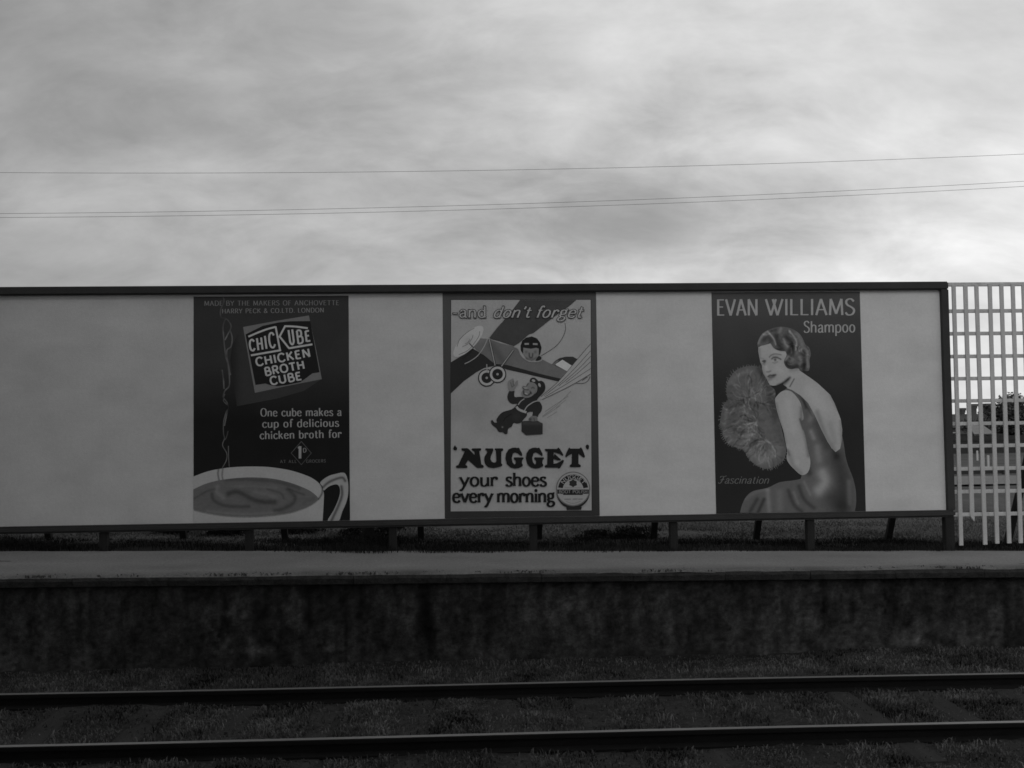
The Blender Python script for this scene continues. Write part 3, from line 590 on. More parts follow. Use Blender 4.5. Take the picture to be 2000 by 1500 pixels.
# stroke alphabet: advance, strokes; 'L' straight, 'S' curved; digits after it mark ends that carry serifs (0 start, 1 end)
GL = {
'A': (70, [('L1', (33,100),(5,0)), ('L1', (33,100),(65,0)), ('L', (15,34),(54,34))]),
'B': (62, [('L01', (10,100),(10,0)), ('S', (10,100),(36,100),(50,90),(50,64),(36,53),(10,53)), ('S', (10,53),(40,53),(57,42),(57,12),(40,0),(10,0))]),
'C': (70, [('S', (66,80),(55,95),(38,100),(16,88),(6,50),(16,12),(38,0),(55,5),(68,20))]),
'D': (74, [('L01', (10,100),(10,0)), ('S', (10,100),(36,100),(60,84),(68,50),(60,16),(36,0),(10,0))]),
'E': (56, [('L01', (10,100),(10,0)), ('L', (10,97),(50,97)), ('L', (10,53),(44,53)), ('L', (10,3),(52,3))]),
'F': (54, [('L01', (10,100),(10,0)), ('L', (10,97),(50,97)), ('L', (10,52),(44,52))]),
'G': (74, [('S', (66,82),(55,96),(38,100),(16,88),(6,50),(16,12),(38,0),(56,4),(67,14)), ('L', (67,10),(67,46)), ('L', (46,46),(68,46))]),
'H': (72, [('L01', (10,100),(10,0)), ('L01', (62,100),(62,0)), ('L', (10,52),(62,52))]),
'I': (22, [('L01', (11,100),(11,0))]),
'K': (66, [('L01', (10,100),(10,0)), ('L', (58,100),(12,44)), ('L', (26,58),(62,0))]),
'L': (52, [('L01', (10,100),(10,0)), ('L', (10,3),(50,3))]),
'M': (86, [('L1', (12,100),(7,0)), ('L', (12,100),(43,8)), ('L', (43,8),(74,100)), ('L1', (74,100),(79,0))]),
'N': (74, [('L01', (10,100),(10,0)), ('L', (10,100),(63,0)), ('L0', (63,100),(63,0))]),
'O': (80, [('O', (40,0),(14,14),(6,50),(14,86),(40,100),(66,86),(74,50),(66,14))]),
'P': (60, [('L01', (10,100),(10,0)), ('S', (10,100),(38,100),(54,90),(54,60),(38,48),(10,48))]),
'R': (64, [('L01', (10,100),(10,0)), ('S', (10,100),(38,100),(53,90),(53,62),(38,50),(10,50)), ('L1', (32,50),(60,0))]),
'S': (58, [('S', (52,84),(40,97),(28,100),(12,92),(8,77),(16,62),(34,51),(50,38),(53,22),(44,6),(28,0),(14,3),(4,16))]),
'T': (64, [('L', (2,97),(62,97)), ('L1', (32,97),(32,0))]),
'U': (74, [('S', (10,100),(10,45),(13,16),(37,0),(61,16),(64,45),(64,100))]),
'V': (66, [('L', (2,100),(33,0)), ('L', (33,0),(64,100))]),
'W': (102, [('L', (2,100),(31,0)), ('L', (31,0),(60,100)), ('L', (42,100),(69,0)), ('L', (69,0),(99,100))]),
'Y': (66, [('L', (2,100),(33,48)), ('L', (64,100),(33,48)), ('L1', (33,50),(33,0))]),
'&': (72, [('S', (66,2),(30,62),(18,80),(28,98),(42,90),(42,74),(18,46),(6,22),(20,2),(42,4),(62,44))]),
'.': (20, [('L', (10,0),(10,12))]), '1': (34, [('L1', (20,100),(20,0)), ('L', (20,97),(6,80))]),
"'": (20, [('S', (12,100),(13,88),(7,76))]), '-': (40, [('L', (4,34),(36,34))]), ' ': (34, []),
'a': (56, [('S', (10,52),(20,64),(32,66),(43,58),(45,42)), ('S', (45,46),(45,14),(48,2),(56,3)), ('S', (45,38),(28,36),(11,27),(8,13),(18,1),(32,4),(45,16))]),
'b': (60, [('L0', (10,100),(10,0)), ('S', (10,50),(20,63),(36,66),(52,50),(52,16),(36,0),(20,3),(10,16))]),
'c': (52, [('S', (48,52),(40,64),(28,66),(11,52),(7,33),(11,14),(28,0),(40,2),(51,14))]),
'd': (62, [('L01', (51,100),(51,0)), ('S', (51,50),(42,63),(26,66),(9,50),(9,16),(26,0),(40,3),(51,16))]),
'e': (58, [('L', (9,37),(51,37)), ('S', (51,37),(48,55),(30,66),(12,56),(7,33),(12,10),(30,0),(44,3),(53,15))]),
'f': (38, [('S', (42,90),(35,100),(26,99),(20,86),(19,66)), ('L1', (19,68),(19,0)), ('L', (5,64),(36,64))]),
'g': (58, [('O', (28,66),(44,58),(44,36),(28,27),(12,36),(12,58)), ('S', (42,58),(49,68),(57,68)), ('S', (18,29),(10,19),(20,9),(42,5),(53,-7),(46,-24),(26,-31),(8,-22),(8,-8),(20,5))]),
'h': (62, [('L01', (10,100),(10,0)), ('S', (10,46),(22,62),(36,66),(49,58),(51,40)), ('L1', (51,42),(51,0))]),
'i': (24, [('L01', (12,66),(12,0)), ('D', (12,88))]),
'k': (60, [('L01', (10,100),(10,0)), ('L', (48,66),(12,28)), ('L1', (25,40),(53,0))]),
'l': (24, [('L01', (12,100),(12,0))]),
'm': (96, [('L01', (10,66),(10,0)), ('S', (10,46),(20,62),(33,66),(46,58),(48,40)), ('L1', (48,42),(48,0)), ('S', (48,46),(58,62),(71,66),(84,58),(86,40)), ('L1', (86,42),(86,0))]),
'n': (62, [('L01', (10,66),(10,0)), ('S', (10,46),(22,62),(36,66),(49,58),(51,40)), ('L1', (51,42),(51,0))]),
'o': (60, [('O', (30,0),(13,10),(7,33),(13,56),(30,66),(47,56),(53,33),(47,10))]),
'p': (62, [('L01', (10,66),(10,-32)), ('S', (10,50),(20,63),(36,66),(53,50),(53,16),(36,0),(20,3),(10,16))]),
'r': (46, [('L01', (10,66),(10,0)), ('S', (10,44),(18,59),(30,66),(40,62)), ('D', (40,57))]),
's': (48, [('S', (42,55),(34,64),(24,66),(11,60),(10,46),(24,36),(39,26),(43,12),(34,1),(22,0),(11,3),(4,14))]),
't': (42, [('S', (18,90),(18,40),(19,12),(27,1),(41,6)), ('L', (4,64),(38,64))]),
'u': (62, [('S', (10,66),(10,26),(14,6),(28,0),(42,8),(51,24)), ('L1', (51,66),(51,0)), ('L0', (10,66),(10,40))]),
'v': (58, [('L0', (3,66),(29,0)), ('L0', (55,66),(29,0))]),
'x': (56, [('L', (4,66),(50,0)), ('L', (50,66),(4,0))]),
'y': (60, [('L0', (4,66),(32,4)), ('L0', (57,66),(30,0)), ('S', (30,2),(20,-20),(10,-32),(1,-28))]),
}
def lay_text(txt, p0, p1, h, wt, up, contrast, serif, slant, space, curve=None, grow=0):
    p0, p1 = np.array(p0, float), np.array(p1, float); d = p1-p0; L = np.linalg.norm(d); d /= L
    upv = np.array(up, float) if up is not None else np.array([d[1], -d[0]])*h
    hh = np.linalg.norm(upv); tot = sum(GL[c][0]+space for c in txt)-space; sx = L/tot
    x = 0; out = []
    def place(q, xo):
        q = np.array(q, float); u = (q[:, 0]+slant*q[:, 1]+xo)*sx; v = q[:, 1]/100
        if curve:                                      # baseline along an arc: centre, radius, start and end angle
            cx, cy, R, a0, a1 = curve; a = a0+(a1-a0)*u/L; r = R+v*hh
            return np.stack([cx+np.cos(a)*r, cy-np.sin(a)*r], 1)
        return p0+u[:, None]*d+v[:, None]*upv
    def width(P):
        T = np.gradient(P, axis=0); l = np.maximum(np.linalg.norm(T, axis=1), 1e-9); c = np.abs(T@(upv/hh))/l
        return wt*(1-contrast+contrast*c)
    for c in txt:
        adv, st = GL[c]
        for k, *pts in st:
            if k[0] == 'D': q = place([pts[0]], x); out.append(disc(q[0, 0], q[0, 1], wt*.62, n=10)); continue
            if k[0] == 'S': P = spline(pts, 5)
            elif k[0] == 'O': P = spline(pts, 4, True); P = np.vstack([P, P[:1], P[1:2]])
            else: P = np.array(pts, float); P = np.array([P[0]+(P[1]-P[0])*t for t in np.linspace(0, 1, 4)]) if len(P) == 2 else P
            Q = place(P, x); w = width(Q)
            if grow and len(Q) > 1 and k[0] != 'O':
                a, b = Q[0]-Q[1], Q[-1]-Q[-2]; Q = Q.copy(); Q[0] += a/np.linalg.norm(a)*grow; Q[-1] += b/np.linalg.norm(b)*grow
            out += ribbon(Q, w)
            if serif:
                for e in k[1:]:
                    i = 0 if e == '0' else -1; e0 = Q[i]; up_ = upv/hh; s_ = serif
                    top = i == 0; half = top and c in 'bdhiklmnpru'
                    a, b = e0-d*(s_+grow), e0+d*((0 if half else s_)+grow)
                    th = wt*(.42 if contrast > .3 else .6)
                    off = up_*(-th/2 if top else th/2); out += ribbon([a+off, b+off], th+grow)
        x += adv+space
    return out
def gauss(Q, items):
    t = np.zeros(len(Q))
    for line, sig, amp in items:
        line = spline(line, 4) if len(line) > 2 else line; t += amp*np.exp(-(dist(Q, line)/sig)**2)
    return t
def crop(ox, oy, sc): return lambda pts: [(ox+x/sc, oy+y/sc) for x, y in pts]
def sheet(root, x0, x1, z0, z1, tone, K, name='sheet'):
    nx, nz = 40, 60; X, Z = np.meshgrid(np.linspace(x0, x1, nx), np.linspace(z0, z1, nz)); v = np.stack([X, 0*X-.004, Z], -1).reshape(-1, 3).tolist()
    f = [(j*nx+i, j*nx+i+1, (j+1)*nx+i+1, (j+1)*nx+i) for j in range(nz-1) for i in range(nx-1)]; n = len(v)
    v += [(x0, -.0005, z0), (x1, -.0005, z0), (x1, -.0005, z1), (x0, -.0005, z1)]
    bl, br, tl, tr = 0, nx-1, n-nx, n-1; f += [(n+1, n, n+3, n+2), (bl, n, n+1, br), (br, n+1, n+2, tr), (tr, n+2, n+3, tl), (tl, n+3, n, bl)]
    me = bpy.data.meshes.new(name); me.from_pydata(v, [], f); V = (Z-z0)/(z1-z0)
    t = tone((X-x0)/(x1-x0), V) if callable(tone) else tone+0*V
    set_tone(me, 'ink', np.clip(np.concatenate([lin(t).ravel()/K, [.1]*4]), .004, .85)); return link(name, me, M['ink'], root)

KL, KM, KR = .18, .225, .27
# ---- poster 1: steaming cup and floating cube
def poster_broth():
    t = thing('poster', 'dark poster of a steaming soup cup and a tilted cube, leftmost on the billboard', 'poster', (-2.4, 0, .42)); A = Art(t, KL)
    sheet(t, -3.396, -1.399, .421, 3.344, lambda u, v: 13+15*np.clip((v-.45)/.25, 0, 1)+2*fbm(u*6, v*9, 4, 200), KL)
    c1, c2 = crop(360, 560, 5.556), crop(360, 770, 5.556)
    A.text('MADE BY THE MAKERS OF ANCHOVETTE', *c1([(218, 205), (1680, 199)]), 9.2, 1.35, 66, 2, contrast=.5, serif=1.0, space=14)
    A.text('HARRY PECK & CO.LTD. LONDON', *c1([(410, 289), (1515, 277)]), 8.6, 1.45, 68, 2, contrast=.5, serif=.8, space=14)
    # steam
    st = [[(435, 1510), (470, 1290), (425, 1200), (440, 1130), (490, 1060), (475, 850), (450, 760), (435, 640), (425, 520), (420, 430), (450, 350), (500, 400), (505, 450), (470, 520), (440, 580)],
          [(445, 340), (400, 330), (395, 250), (430, 160), (420, 110)], [(500, 480), (520, 560), (505, 650), (460, 700), (480, 860), (500, 960)], [(410, 900), (425, 1010), (430, 1110)]]
    A.line('steam', [c1(l) for l in st], 2.6, lambda Q: 44+24*fbm(Q[:, 0]*.12, Q[:, 1]*.06, 3, 240), 3)
    st2 = [[(440, -5), (425, 70), (470, 130), (445, 220), (425, 310), (425, 420), (435, 480), (415, 555), (460, 640), (455, 720), (410, 800)], [(475, 400), (455, 470), (432, 500)], [(478, 560), (480, 680), (488, 790)]]
    A.line('steam', [c2(l) for l in st2], 1.8, lambda Q: 46+20*fbm(Q[:, 0]*.12, Q[:, 1]*.06, 3, 241), 3)
    # cube
    cube = A.piece('broth_cube', [c1([(640, 440), (585, 500), (520, 640), (497, 800), (570, 1298), (1000, 1215), (1300, 1130), (1490, 1003), (760, 1150)])], lambda Q: 30-10*np.exp(-((Q[:, 0]-450)/14)**2)+0*Q[:, 1], 2, grid=4)
    A.piece('wrapper_face', [c1([(638, 437), (1000, 370), (1352, 312), (1430, 680), (1492, 1003), (1100, 1080), (765, 1152), (700, 790)])], 62, 3, cube)
    A.piece('wrapper_panel', [c1([(664, 518), (850, 425), (1020, 388), (1150, 375), (1366, 372), (1468, 928), (1390, 940), (1330, 985), (1260, 1035), (1100, 1068), (1000, 1080), (930, 1068), (880, 1050), (772, 1066)])], 16, 4, cube)
    w = 3.7
    for l in ([(695, 542), (800, 497), (900, 460), (990, 436)], [(1085, 428), (1200, 432), (1340, 450)]): A.line('logo_rule', c1(l), w, 100, 5, cube)
    for k, l in enumerate(([(990, 430), (1040, 695)], [(1050, 688), (722, 745)], [(1095, 425), (1028, 552)], [(1030, 535), (1140, 672)], [(1135, 668), (1390, 625)])): A.line('logo_rule', c1(l), w, 100, 5.2+.25*k, cube, smooth=False)
    for ch, a, b, up in (('C', (712, 697), (768, 690), (-12, -118)), ('H', (795, 690), (858, 680), (-16, -130)), ('I', (878, 676), (906, 671), (-18, -140)), ('C', (926, 668), (990, 655), (-20, -160)),
                         ('U', (1145, 632), (1200, 622), (-22, -160)), ('B', (1228, 620), (1292, 608), (-18, -140)), ('E', (1318, 598), (1372, 588), (-14, -115))):
        A.text(ch, *c1([a, b]), 0, 3.9, 100, 5, cube, up=(up[0]/5.556, up[1]/5.556), contrast=.12, space=0)
    for s, a, b, h in (('CHICKEN', (783, 862), (1372, 757), 15.5), ('BROTH', (880, 966), (1308, 887), 15), ('CUBE', (938, 1066), (1276, 1008), 15)):
        A.text(s, *c1([a, b]), h, 3.7, 100, 5, cube, up=(-3.0, -h), contrast=.15, space=16)
    for s, a, b in (('One cube makes a', (828, 240), (1705, 233)), ('cup of delicious', (846, 362), (1678, 350)), ('chicken broth for', (820, 487), (1705, 470))):
        A.text(s, *c2([a, b]), 15.4, 2.55, 82, 2, contrast=.62, space=11, serif=.5)
    dm = c2([(1270, 512), (1378, 638), (1270, 765), (1160, 638), (1270, 512)])
    pr = A.line('price_mark', dm, 1.2, 50, 2, smooth=False)
    A.text('1', *c2([(1232, 697), (1272, 697)]), 24, 5.2, 84, 3, pr, contrast=.5, serif=2.2, space=0); A.text('D', *c2([(1288, 630), (1324, 630)]), 8, 1.7, 72, 3, pr, contrast=.4, space=0)
    A.text('AT ALL', *c2([(1040, 746), (1218, 744)]), 5.6, 1.1, 50, 2, contrast=.3, space=22); A.text('GROCERS', *c2([(1322, 744), (1535, 738)]), 5.6, 1.1, 50, 2, contrast=.3, space=18)
    # cup
    cup = A.piece('soup_cup', [list(spline(c2([(98, 893), (250, 838), (420, 803), (620, 786), (850, 786), (1000, 800), (1150, 826), (1300, 872), (1400, 918), (1480, 985), (1508, 1050), (1516, 1100)]), 4))+c2([(1500, 1392), (98, 1405)])],
                  lambda Q: 92+gauss(Q, [(c2([(1470, 960), (1497, 1020), (1492, 1080), (1455, 1140)]), 1.6, -45), (c2([(1452, 1134), (1425, 1168), (1330, 1226), (1150, 1287), (900, 1321), (650, 1332), (400, 1316), (200, 1281), (98, 1255)]), 1.1, -36),
                                         (c2([(375, 800), (365, 870), (385, 960)]), 1.6, -38), (c2([(420, 800), (410, 880), (425, 950)]), 1.4, -36)]), 2, grid=1.6)
    soup = spline([(98, 1032), (250, 965), (450, 922), (700, 902), (950, 915), (1150, 960), (1330, 1030), (1420, 1090), (1452, 1132), (1425, 1165), (1330, 1222), (1150, 1282), (900, 1316), (650, 1327), (400, 1311), (200, 1276), (98, 1250)], 4)
    sw = [([(480, 1080), (560, 1058), (640, 1085), (740, 1140), (850, 1168), (980, 1168)], 6.5, -24), ([(300, 1080), (320, 1150), (430, 1205), (600, 1222), (700, 1215)], 4.5, -18), ([(1120, 1030), (1200, 1110), (1170, 1190), (1050, 1250), (980, 1262)], 5, -18),
          ([(460, 930), (700, 925), (1000, 950), (1250, 1020)], 5, -14), ([(900, 1030), (1040, 1070), (1080, 1130)], 3, -12), ([(360, 1000), (350, 1060), (420, 1120)], 5, 12), ([(760, 1060), (920, 1090), (1000, 1130)], 5, 8), ([(250, 1270), (650, 1300), (1000, 1280)], 4, 10),
          ([(1140, 1030), (1300, 1090)], 2.5, -14), ([(110, 1130), (250, 1050), (330, 1030)], 3, -12), ([(1300, 1180), (1400, 1130)], 5, -6), ([(520, 1000), (800, 1000), (1000, 1020)], 3, 6)]
    A.piece('soup', [c2(soup)], lambda Q: 55+gauss(Q, [(c2(spline(l, 4)) if len(l) > 2 else c2(l), s*.8, a*.75) for l, s, a in sw])+3*fbm(Q[:, 0]*.15, Q[:, 1]*.5, 3, 210), 3, cup, grid=1.5)
    hd = [(1475, 955), (1560, 890), (1650, 862), (1722, 850), (1755, 875), (1778, 960), (1778, 1080), (1755, 1180), (1715, 1270), (1668, 1385), (1552, 1385), (1620, 1260), (1672, 1140), (1690, 1060), (1680, 1000), (1650, 978), (1600, 988), (1555, 1010), (1512, 1045), (1500, 1000)]
    A.piece('cup_handle', [c2(spline(hd, 3, True))], lambda Q: 88+gauss(Q, [(c2([(1505, 1010), (1560, 960), (1640, 922), (1715, 905), (1745, 940)]), 2.4, -42), (c2([(1705, 1000), (1712, 1090), (1680, 1190), (1640, 1280), (1590, 1385)]), 2.6, -42)]), 3, cup, grid=1.5)
poster_broth()

# ---- poster 2: aeroplane and shoe polish
def poster_polish():
    t = thing('poster', 'pale poster in a grey border showing an aeroplane and a flying man with a case', 'poster', (.85, 0, .42)); A = Art(t, KM)
    sheet(t, -.173, 1.856, .421, 3.371, lambda u, v: 31+17*v+2*fbm(u*8, v*8, 3, 220), KM)
    n1, n2 = crop(850, 560, 5.882), crop(850, 770, 5.882)
    sh = lambda pts: n1([(x, y) for x, y in pts])
    field = n1([(183, 152), (1786, 150)])+n2([(1797, 1334), (178, 1346)])
    A.piece('border_line', [[(field[0][0]-1, field[0][1]-1), (field[1][0]+1, field[1][1]-1), (field[2][0]+1.3, field[2][1]+1), (field[3][0]-1.2, field[3][1]+1)]], 22, 1)
    A.piece('picture_ground', [field], lambda Q: 96+5*fbm(Q[:, 0]*.03, Q[:, 1]*.03, 4, 221)+gauss(Q, [([(940, 790)], 40, -6), ([(890, 800)], 25, -7), ([(1010, 660)], 30, 3)]), 2, grid=4)
    # aeroplane
    pl = A.piece('aeroplane', [sh([(440, 690), (500, 592), (610, 598), (740, 645), (920, 690), (965, 725), (1000, 800), (1080, 848), (1160, 855), (1220, 830), (1340, 890), (1565, 985), (1500, 1040), (1430, 1088), (1250, 1048), (1000, 988), (820, 948), (760, 925), (700, 880), (650, 860), (560, 785), (470, 725)])],
                 lambda Q: 64+2*fbm(Q[:, 0]*.2, Q[:, 1]*.2, 2, 222)+gauss(Q, [(sh([(480, 620), (600, 610)]), 5, 6), (sh([(660, 690), (780, 860)]), 8, -10)]), 5, grid=2.5)
    A.piece('upper_wing', [sh([(975, 152), (1622, 152), (1540, 222), (1330, 372), (1130, 532), (1075, 550), (960, 650), (905, 682), (850, 665), (740, 628), (640, 602), (615, 585), (700, 480), (800, 370), (890, 265)])], lambda Q: 40+2*fbm(Q[:, 0]*.1, Q[:, 1]*.1, 2, 223), 6, pl, grid=5)
    A.piece('lower_wing', [sh([(180, 868), (300, 795), (430, 708), (560, 785), (650, 860), (760, 925), (700, 905), (560, 935), (470, 985), (330, 1085), (180, 1226)])], 27, 4, pl)
    A.piece('fuselage_side', [sh([(690, 885), (830, 900), (1000, 945), (1200, 1000), (1442, 1056), (1425, 1090), (1250, 1050), (1000, 990), (820, 950), (755, 925)])], 26, 6, pl)
    A.line('wing_edge', [sh([(618, 585), (700, 478), (795, 370)]), sh([(600, 600), (560, 690), (490, 790), (410, 850), (338, 886)])], 1.7, 92, 7, pl)
    pr = disc(*sh([(382, 628)])[0], 40, 14.5, 40, math.atan2(-330, 315))
    A.piece('propeller', [pr], lambda Q: 110-8*np.exp(-(dist(Q, sh([(382, 628)]))/12)**2), 7, pl, grid=3)
    A.line('propeller_sweep', [sh([(250, 690), (280, 610), (360, 530), (450, 475)]), sh([(310, 690), (370, 660), (420, 600), (435, 555)]), sh([(345, 655), (375, 640), (400, 600)]), sh([(270, 780), (370, 735), (440, 660), (500, 570), (512, 510)])], .8, 50, 8, pl)
    A.line('propeller_hub', [sh([(392, 650), (440, 700)]), sh([(380, 760), (440, 712)]), sh([(310, 830), (420, 745)])], 1.8, 24, 8, pl, smooth=False)
    A.line('strut', [sh([(622, 605), (690, 905)]), sh([(900, 725), (760, 918)])], 4.2, 32, 8, pl, smooth=False)
    A.line('strut', [sh([(622, 605), (688, 905)]), sh([(898, 725), (760, 915)]), sh([(592, 890), (600, 1040)])], 2.0, 92, 9, pl, smooth=False)
    for k, (x, y) in enumerate(((592, 1047), (716, 1005))):
        c = sh([(x, y)])[0]; L = 8 if k == 0 else 10
        w = A.piece('wheel', [disc(*c, 17.2)], 26, L+.0, pl); A.piece('tyre', [disc(*c, 15.0)], 104, L+.6, w); A.piece('hub', [disc(*c, 10.4)], 24, L+1.2, w); A.piece('hub', [disc(*c, 2.4)], 90, L+1.6, w)
    A.piece('tail_fin', [sh([(1340, 892), (1380, 850), (1430, 820), (1500, 803), (1580, 803), (1642, 836), (1600, 895), (1565, 935), (1525, 975)])], 32, 6, pl)
    A.piece('tail_fin', [sh([(1375, 895), (1462, 838), (1572, 908), (1522, 975)])], 118, 7, pl); A.piece('tail_fin', [sh([(1345, 893), (1390, 850), (1425, 845), (1375, 905), (1520, 975), (1560, 990)])], 62, 7, pl)
    # pilot
    pi = A.piece('pilot', [sh([(1012, 700), (1100, 690), (1188, 700), (1200, 770), (1180, 830), (1110, 850), (1050, 830), (1010, 775)])], lambda Q: 76+gauss(Q, [(sh([(1045, 750)]), 2.5, -18), (sh([(1150, 750)]), 2.5, -18), (sh([(1080, 765), (1085, 808), (1112, 812), (1120, 770)]), 1.3, -40), (sh([(1040, 820), (1110, 835), (1165, 815)]), 2, -16)]), 7, pl, grid=1.3)
    A.piece('flying_helmet', [sh([(985, 735), (980, 680), (1000, 620), (1045, 585), (1110, 570), (1170, 595), (1203, 640), (1222, 700), (1210, 760), (1190, 800), (1190, 710), (1160, 700), (1100, 712), (1012, 700), (1010, 770)])], 20, 8, pl)
    [A.line('goggle_lens', sh(p), 3.6, 84, 9, pl, smooth=False) for p in ([(1026, 658), (1076, 656)], [(1122, 658), (1176, 660)])]
    A.piece('pilot_jacket', [sh([(1150, 850), (1180, 800), (1215, 790), (1222, 830), (1180, 850)])], 24, 8, pl)
    A.line('cockpit_rim', sh([(905, 690), (955, 715), (990, 790), (1060, 848), (1140, 862), (1215, 848), (1228, 812), (1205, 790)]), 1.8, 92, 9, pl)
    A.line('control_wire', sh([(1493, 420), (1495, 500), (1460, 590), (1400, 670), (1330, 725), (1215, 795)]), 1.1, 38, 6, pl)
    # parachute cords
    ch = A.piece('parachute', [sh([(1786, 652), (1786, 1000), (1600, 1112), (1430, 1200), (1250, 1290), (1180, 1302), (1210, 1262), (1420, 1080), (1600, 870)])], lambda Q: 98+0*Q[:, 0], 8)
    A.line('parachute_cord', [sh(l) for l in ([(1786, 655), (1600, 872), (1420, 1082), (1215, 1265)], [(1786, 735), (1610, 930), (1430, 1110), (1250, 1255)], [(1786, 800), (1620, 970), (1420, 1140)], [(1786, 862), (1640, 990), (1500, 1100)], [(1786, 940), (1600, 1060), (1430, 1165), (1260, 1265)], [(1786, 1002), (1600, 1112), (1430, 1200), (1230, 1295)])], .9, 34, 9, ch)
    A.line('parachute_cord', [sh([(1595, 1105), (1690, 1112), (1750, 1085), (1782, 1030)]), sh([(1690, 1075), (1750, 1035)])], 1.2, 45, 7, ch)
    A.line('speed_line', [sh([(1560, 1200), (1400, 1360), (1230, 1490)]), sh([(1500, 1300), (1390, 1390)]), n2([(1440, 130), (1230, 265)]), n2([(1530, 20), (1260, 200)]), n2([(1400, 200), (1285, 272)])], .7, 66, 4, ch)
    # flying man; traced at 12 px per photo px from (950,730)
    mm = crop(950, 730, 12)
    man = A.piece('flying_man', [mm(spline(p, 3, True)) for p in (
        [(540, 400), (655, 390), (650, 480), (670, 545), (760, 540), (860, 545), (900, 570), (980, 560), (1080, 500), (1180, 440), (1320, 420), (1240, 530), (1180, 640), (1250, 660), (1305, 760), (1290, 870), (1225, 960), (1190, 1020), (1080, 990), (1085, 890), (960, 910), (950, 980), (880, 1060), (810, 1145), (710, 1165), (640, 1150), (590, 1240), (510, 1290), (490, 1400), (430, 1410), (380, 1370), (290, 1360), (230, 1270), (130, 1190), (105, 1110), (140, 1085), (190, 1140), (250, 1140), (235, 1080), (300, 970), (400, 890), (590, 835), (690, 750), (720, 705), (600, 700), (520, 640), (492, 540)],)],
        lambda Q: 26+gauss(Q, [(mm([(590, 940), (450, 1030), (400, 1110)]), .7, -14), (mm([(375, 1250)]), 1.6, 60), (mm([(700, 1000)]), 8, 5)]), 10, grid=1.4)
    A.piece('flying_helmet', [mm(spline([(1015, 170), (1040, 110), (1110, 88), (1180, 125), (1220, 170), (1290, 165), (1360, 220), (1382, 320), (1350, 420), (1240, 540), (1120, 590), (1020, 560), (1110, 500), (1180, 420), (1195, 330), (1170, 260), (1110, 220), (1040, 200)], 3, True))], 24, 11, man)
    A.piece('face', [mm(spline([(930, 290), (960, 230), (1030, 195), (1120, 215), (1185, 280), (1190, 360), (1150, 440), (1070, 520), (980, 560), (890, 555), (835, 510), (825, 430), (860, 380), (840, 320), (850, 285), (900, 290)], 3, True))],
            lambda Q: 74+gauss(Q, [(mm([(845, 270), (900, 300), (940, 290), (975, 225)]), 1.1, -30), (mm([(830, 320), (900, 370), (985, 375)]), 1.0, -40), (mm([(870, 400), (880, 470), (930, 500), (1000, 490), (1040, 440)]), 1.5, -40), (mm([(910, 460), (960, 485)]), 1.0, 40), (mm([(1060, 340), (1090, 315), (1120, 340)]), 1.0, -30), (mm([(1020, 400), (1060, 470)]), 1.0, -26), (mm([(920, 330)]), 3, 18)]), 12, man, grid=.8)
    [A.piece('goggle_lens', [mm(p)], 92, 12, man) for p in (disc(1105, 160, 45, 28, 16, .4), disc(1245, 265, 28, 50, 16, -.4))]
    A.piece('hand', [mm(spline(p, 3, True)) for p in ([(540, 400), (505, 290), (505, 190), (560, 140), (620, 110), (645, 130), (645, 220), (660, 235), (710, 160), (740, 165), (730, 260), (660, 350), (650, 400)],)], lambda Q: 76+gauss(Q, [(mm([(570, 200), (590, 300)]), .8, -26), (mm([(625, 170), (630, 260)]), .8, -26), (mm([(600, 310), (660, 270)]), .9, -22)]), 12, man, grid=1)
    A.line('harness', [mm([(890, 585), (800, 650), (745, 730)]), mm([(1240, 625), (1100, 665), (960, 760), (890, 870)])], 2.0, 92, 12, man)
    A.line('harness', mm([(705, 770), (740, 820), (820, 865), (940, 905)]), 4.6, 96, 13, man)
    case = A.piece('carrying_case', [mm([(822, 1120), (880, 1105), (1190, 1095), (1320, 1165), (1318, 1415), (930, 1440), (822, 1350)])], lambda Q: 28+gauss(Q, [(mm([(860, 1150), (1280, 1160)]), 4, 10)]), 11, man, grid=2)
    A.piece('hand', [mm(spline([(990, 1090), (1000, 1040), (1070, 990), (1180, 1000), (1195, 1090), (1130, 1115), (1050, 1110)], 3, True))], lambda Q: 66+gauss(Q, [(mm([(1030, 1070)]), 2.5, -30), (mm([(1110, 1040), (1130, 1100)]), 1, -20)]), 13, man, grid=1)
    # heading
    A.text("-and", *crop(870, 575, 6.78)([(92, 303), (540, 305)]), 21.5, 3.0, 98, 15, contrast=.5, serif=2.0, outline=(2.6, 34), space=9)
    A.text("don't", *crop(870, 575, 6.78)([(625, 305), (1112, 305)]), 21.5, 3.2, 98, 15, contrast=.5, serif=1.6, slant=.33, outline=(2.6, 34), space=9)
    A.text("forget", *crop(870, 575, 6.78)([(1185, 305), (1800, 305)]), 22, 3.2, 98, 15, contrast=.5, serif=1.6, slant=.33, outline=(2.6, 34), space=9)
    a, b = crop(880, 865, 14.286), crop(1020, 865, 14.286)
    Np = [(310, 150), (455, 147), (500, 165), (670, 335), (662, 240), (600, 210), (585, 180), (610, 152), (840, 150), (860, 180), (842, 210), (802, 230), (862, 600), (905, 620), (932, 655), (905, 695), (750, 697), (700, 660), (490, 475), (415, 608), (465, 638), (477, 672), (450, 700), (165, 702), (145, 665), (170, 630), (215, 618), (395, 240), (320, 212), (300, 180)]
    U1 = [(975, 153), (1180, 153), (1197, 190), (1180, 240), (1125, 370), (1112, 450), (1150, 520), (1210, 552), (1260, 540), (1276, 500), (1265, 222), (1230, 185), (1240, 153), (1450, 152), (1472, 178), (1465, 210), (1416, 240), (1415, 570), (1442, 597), (1442, 635), (1370, 668), (1200, 702), (1050, 672), (970, 600), (936, 480), (950, 380), (1022, 270), (1010, 225), (968, 188)]
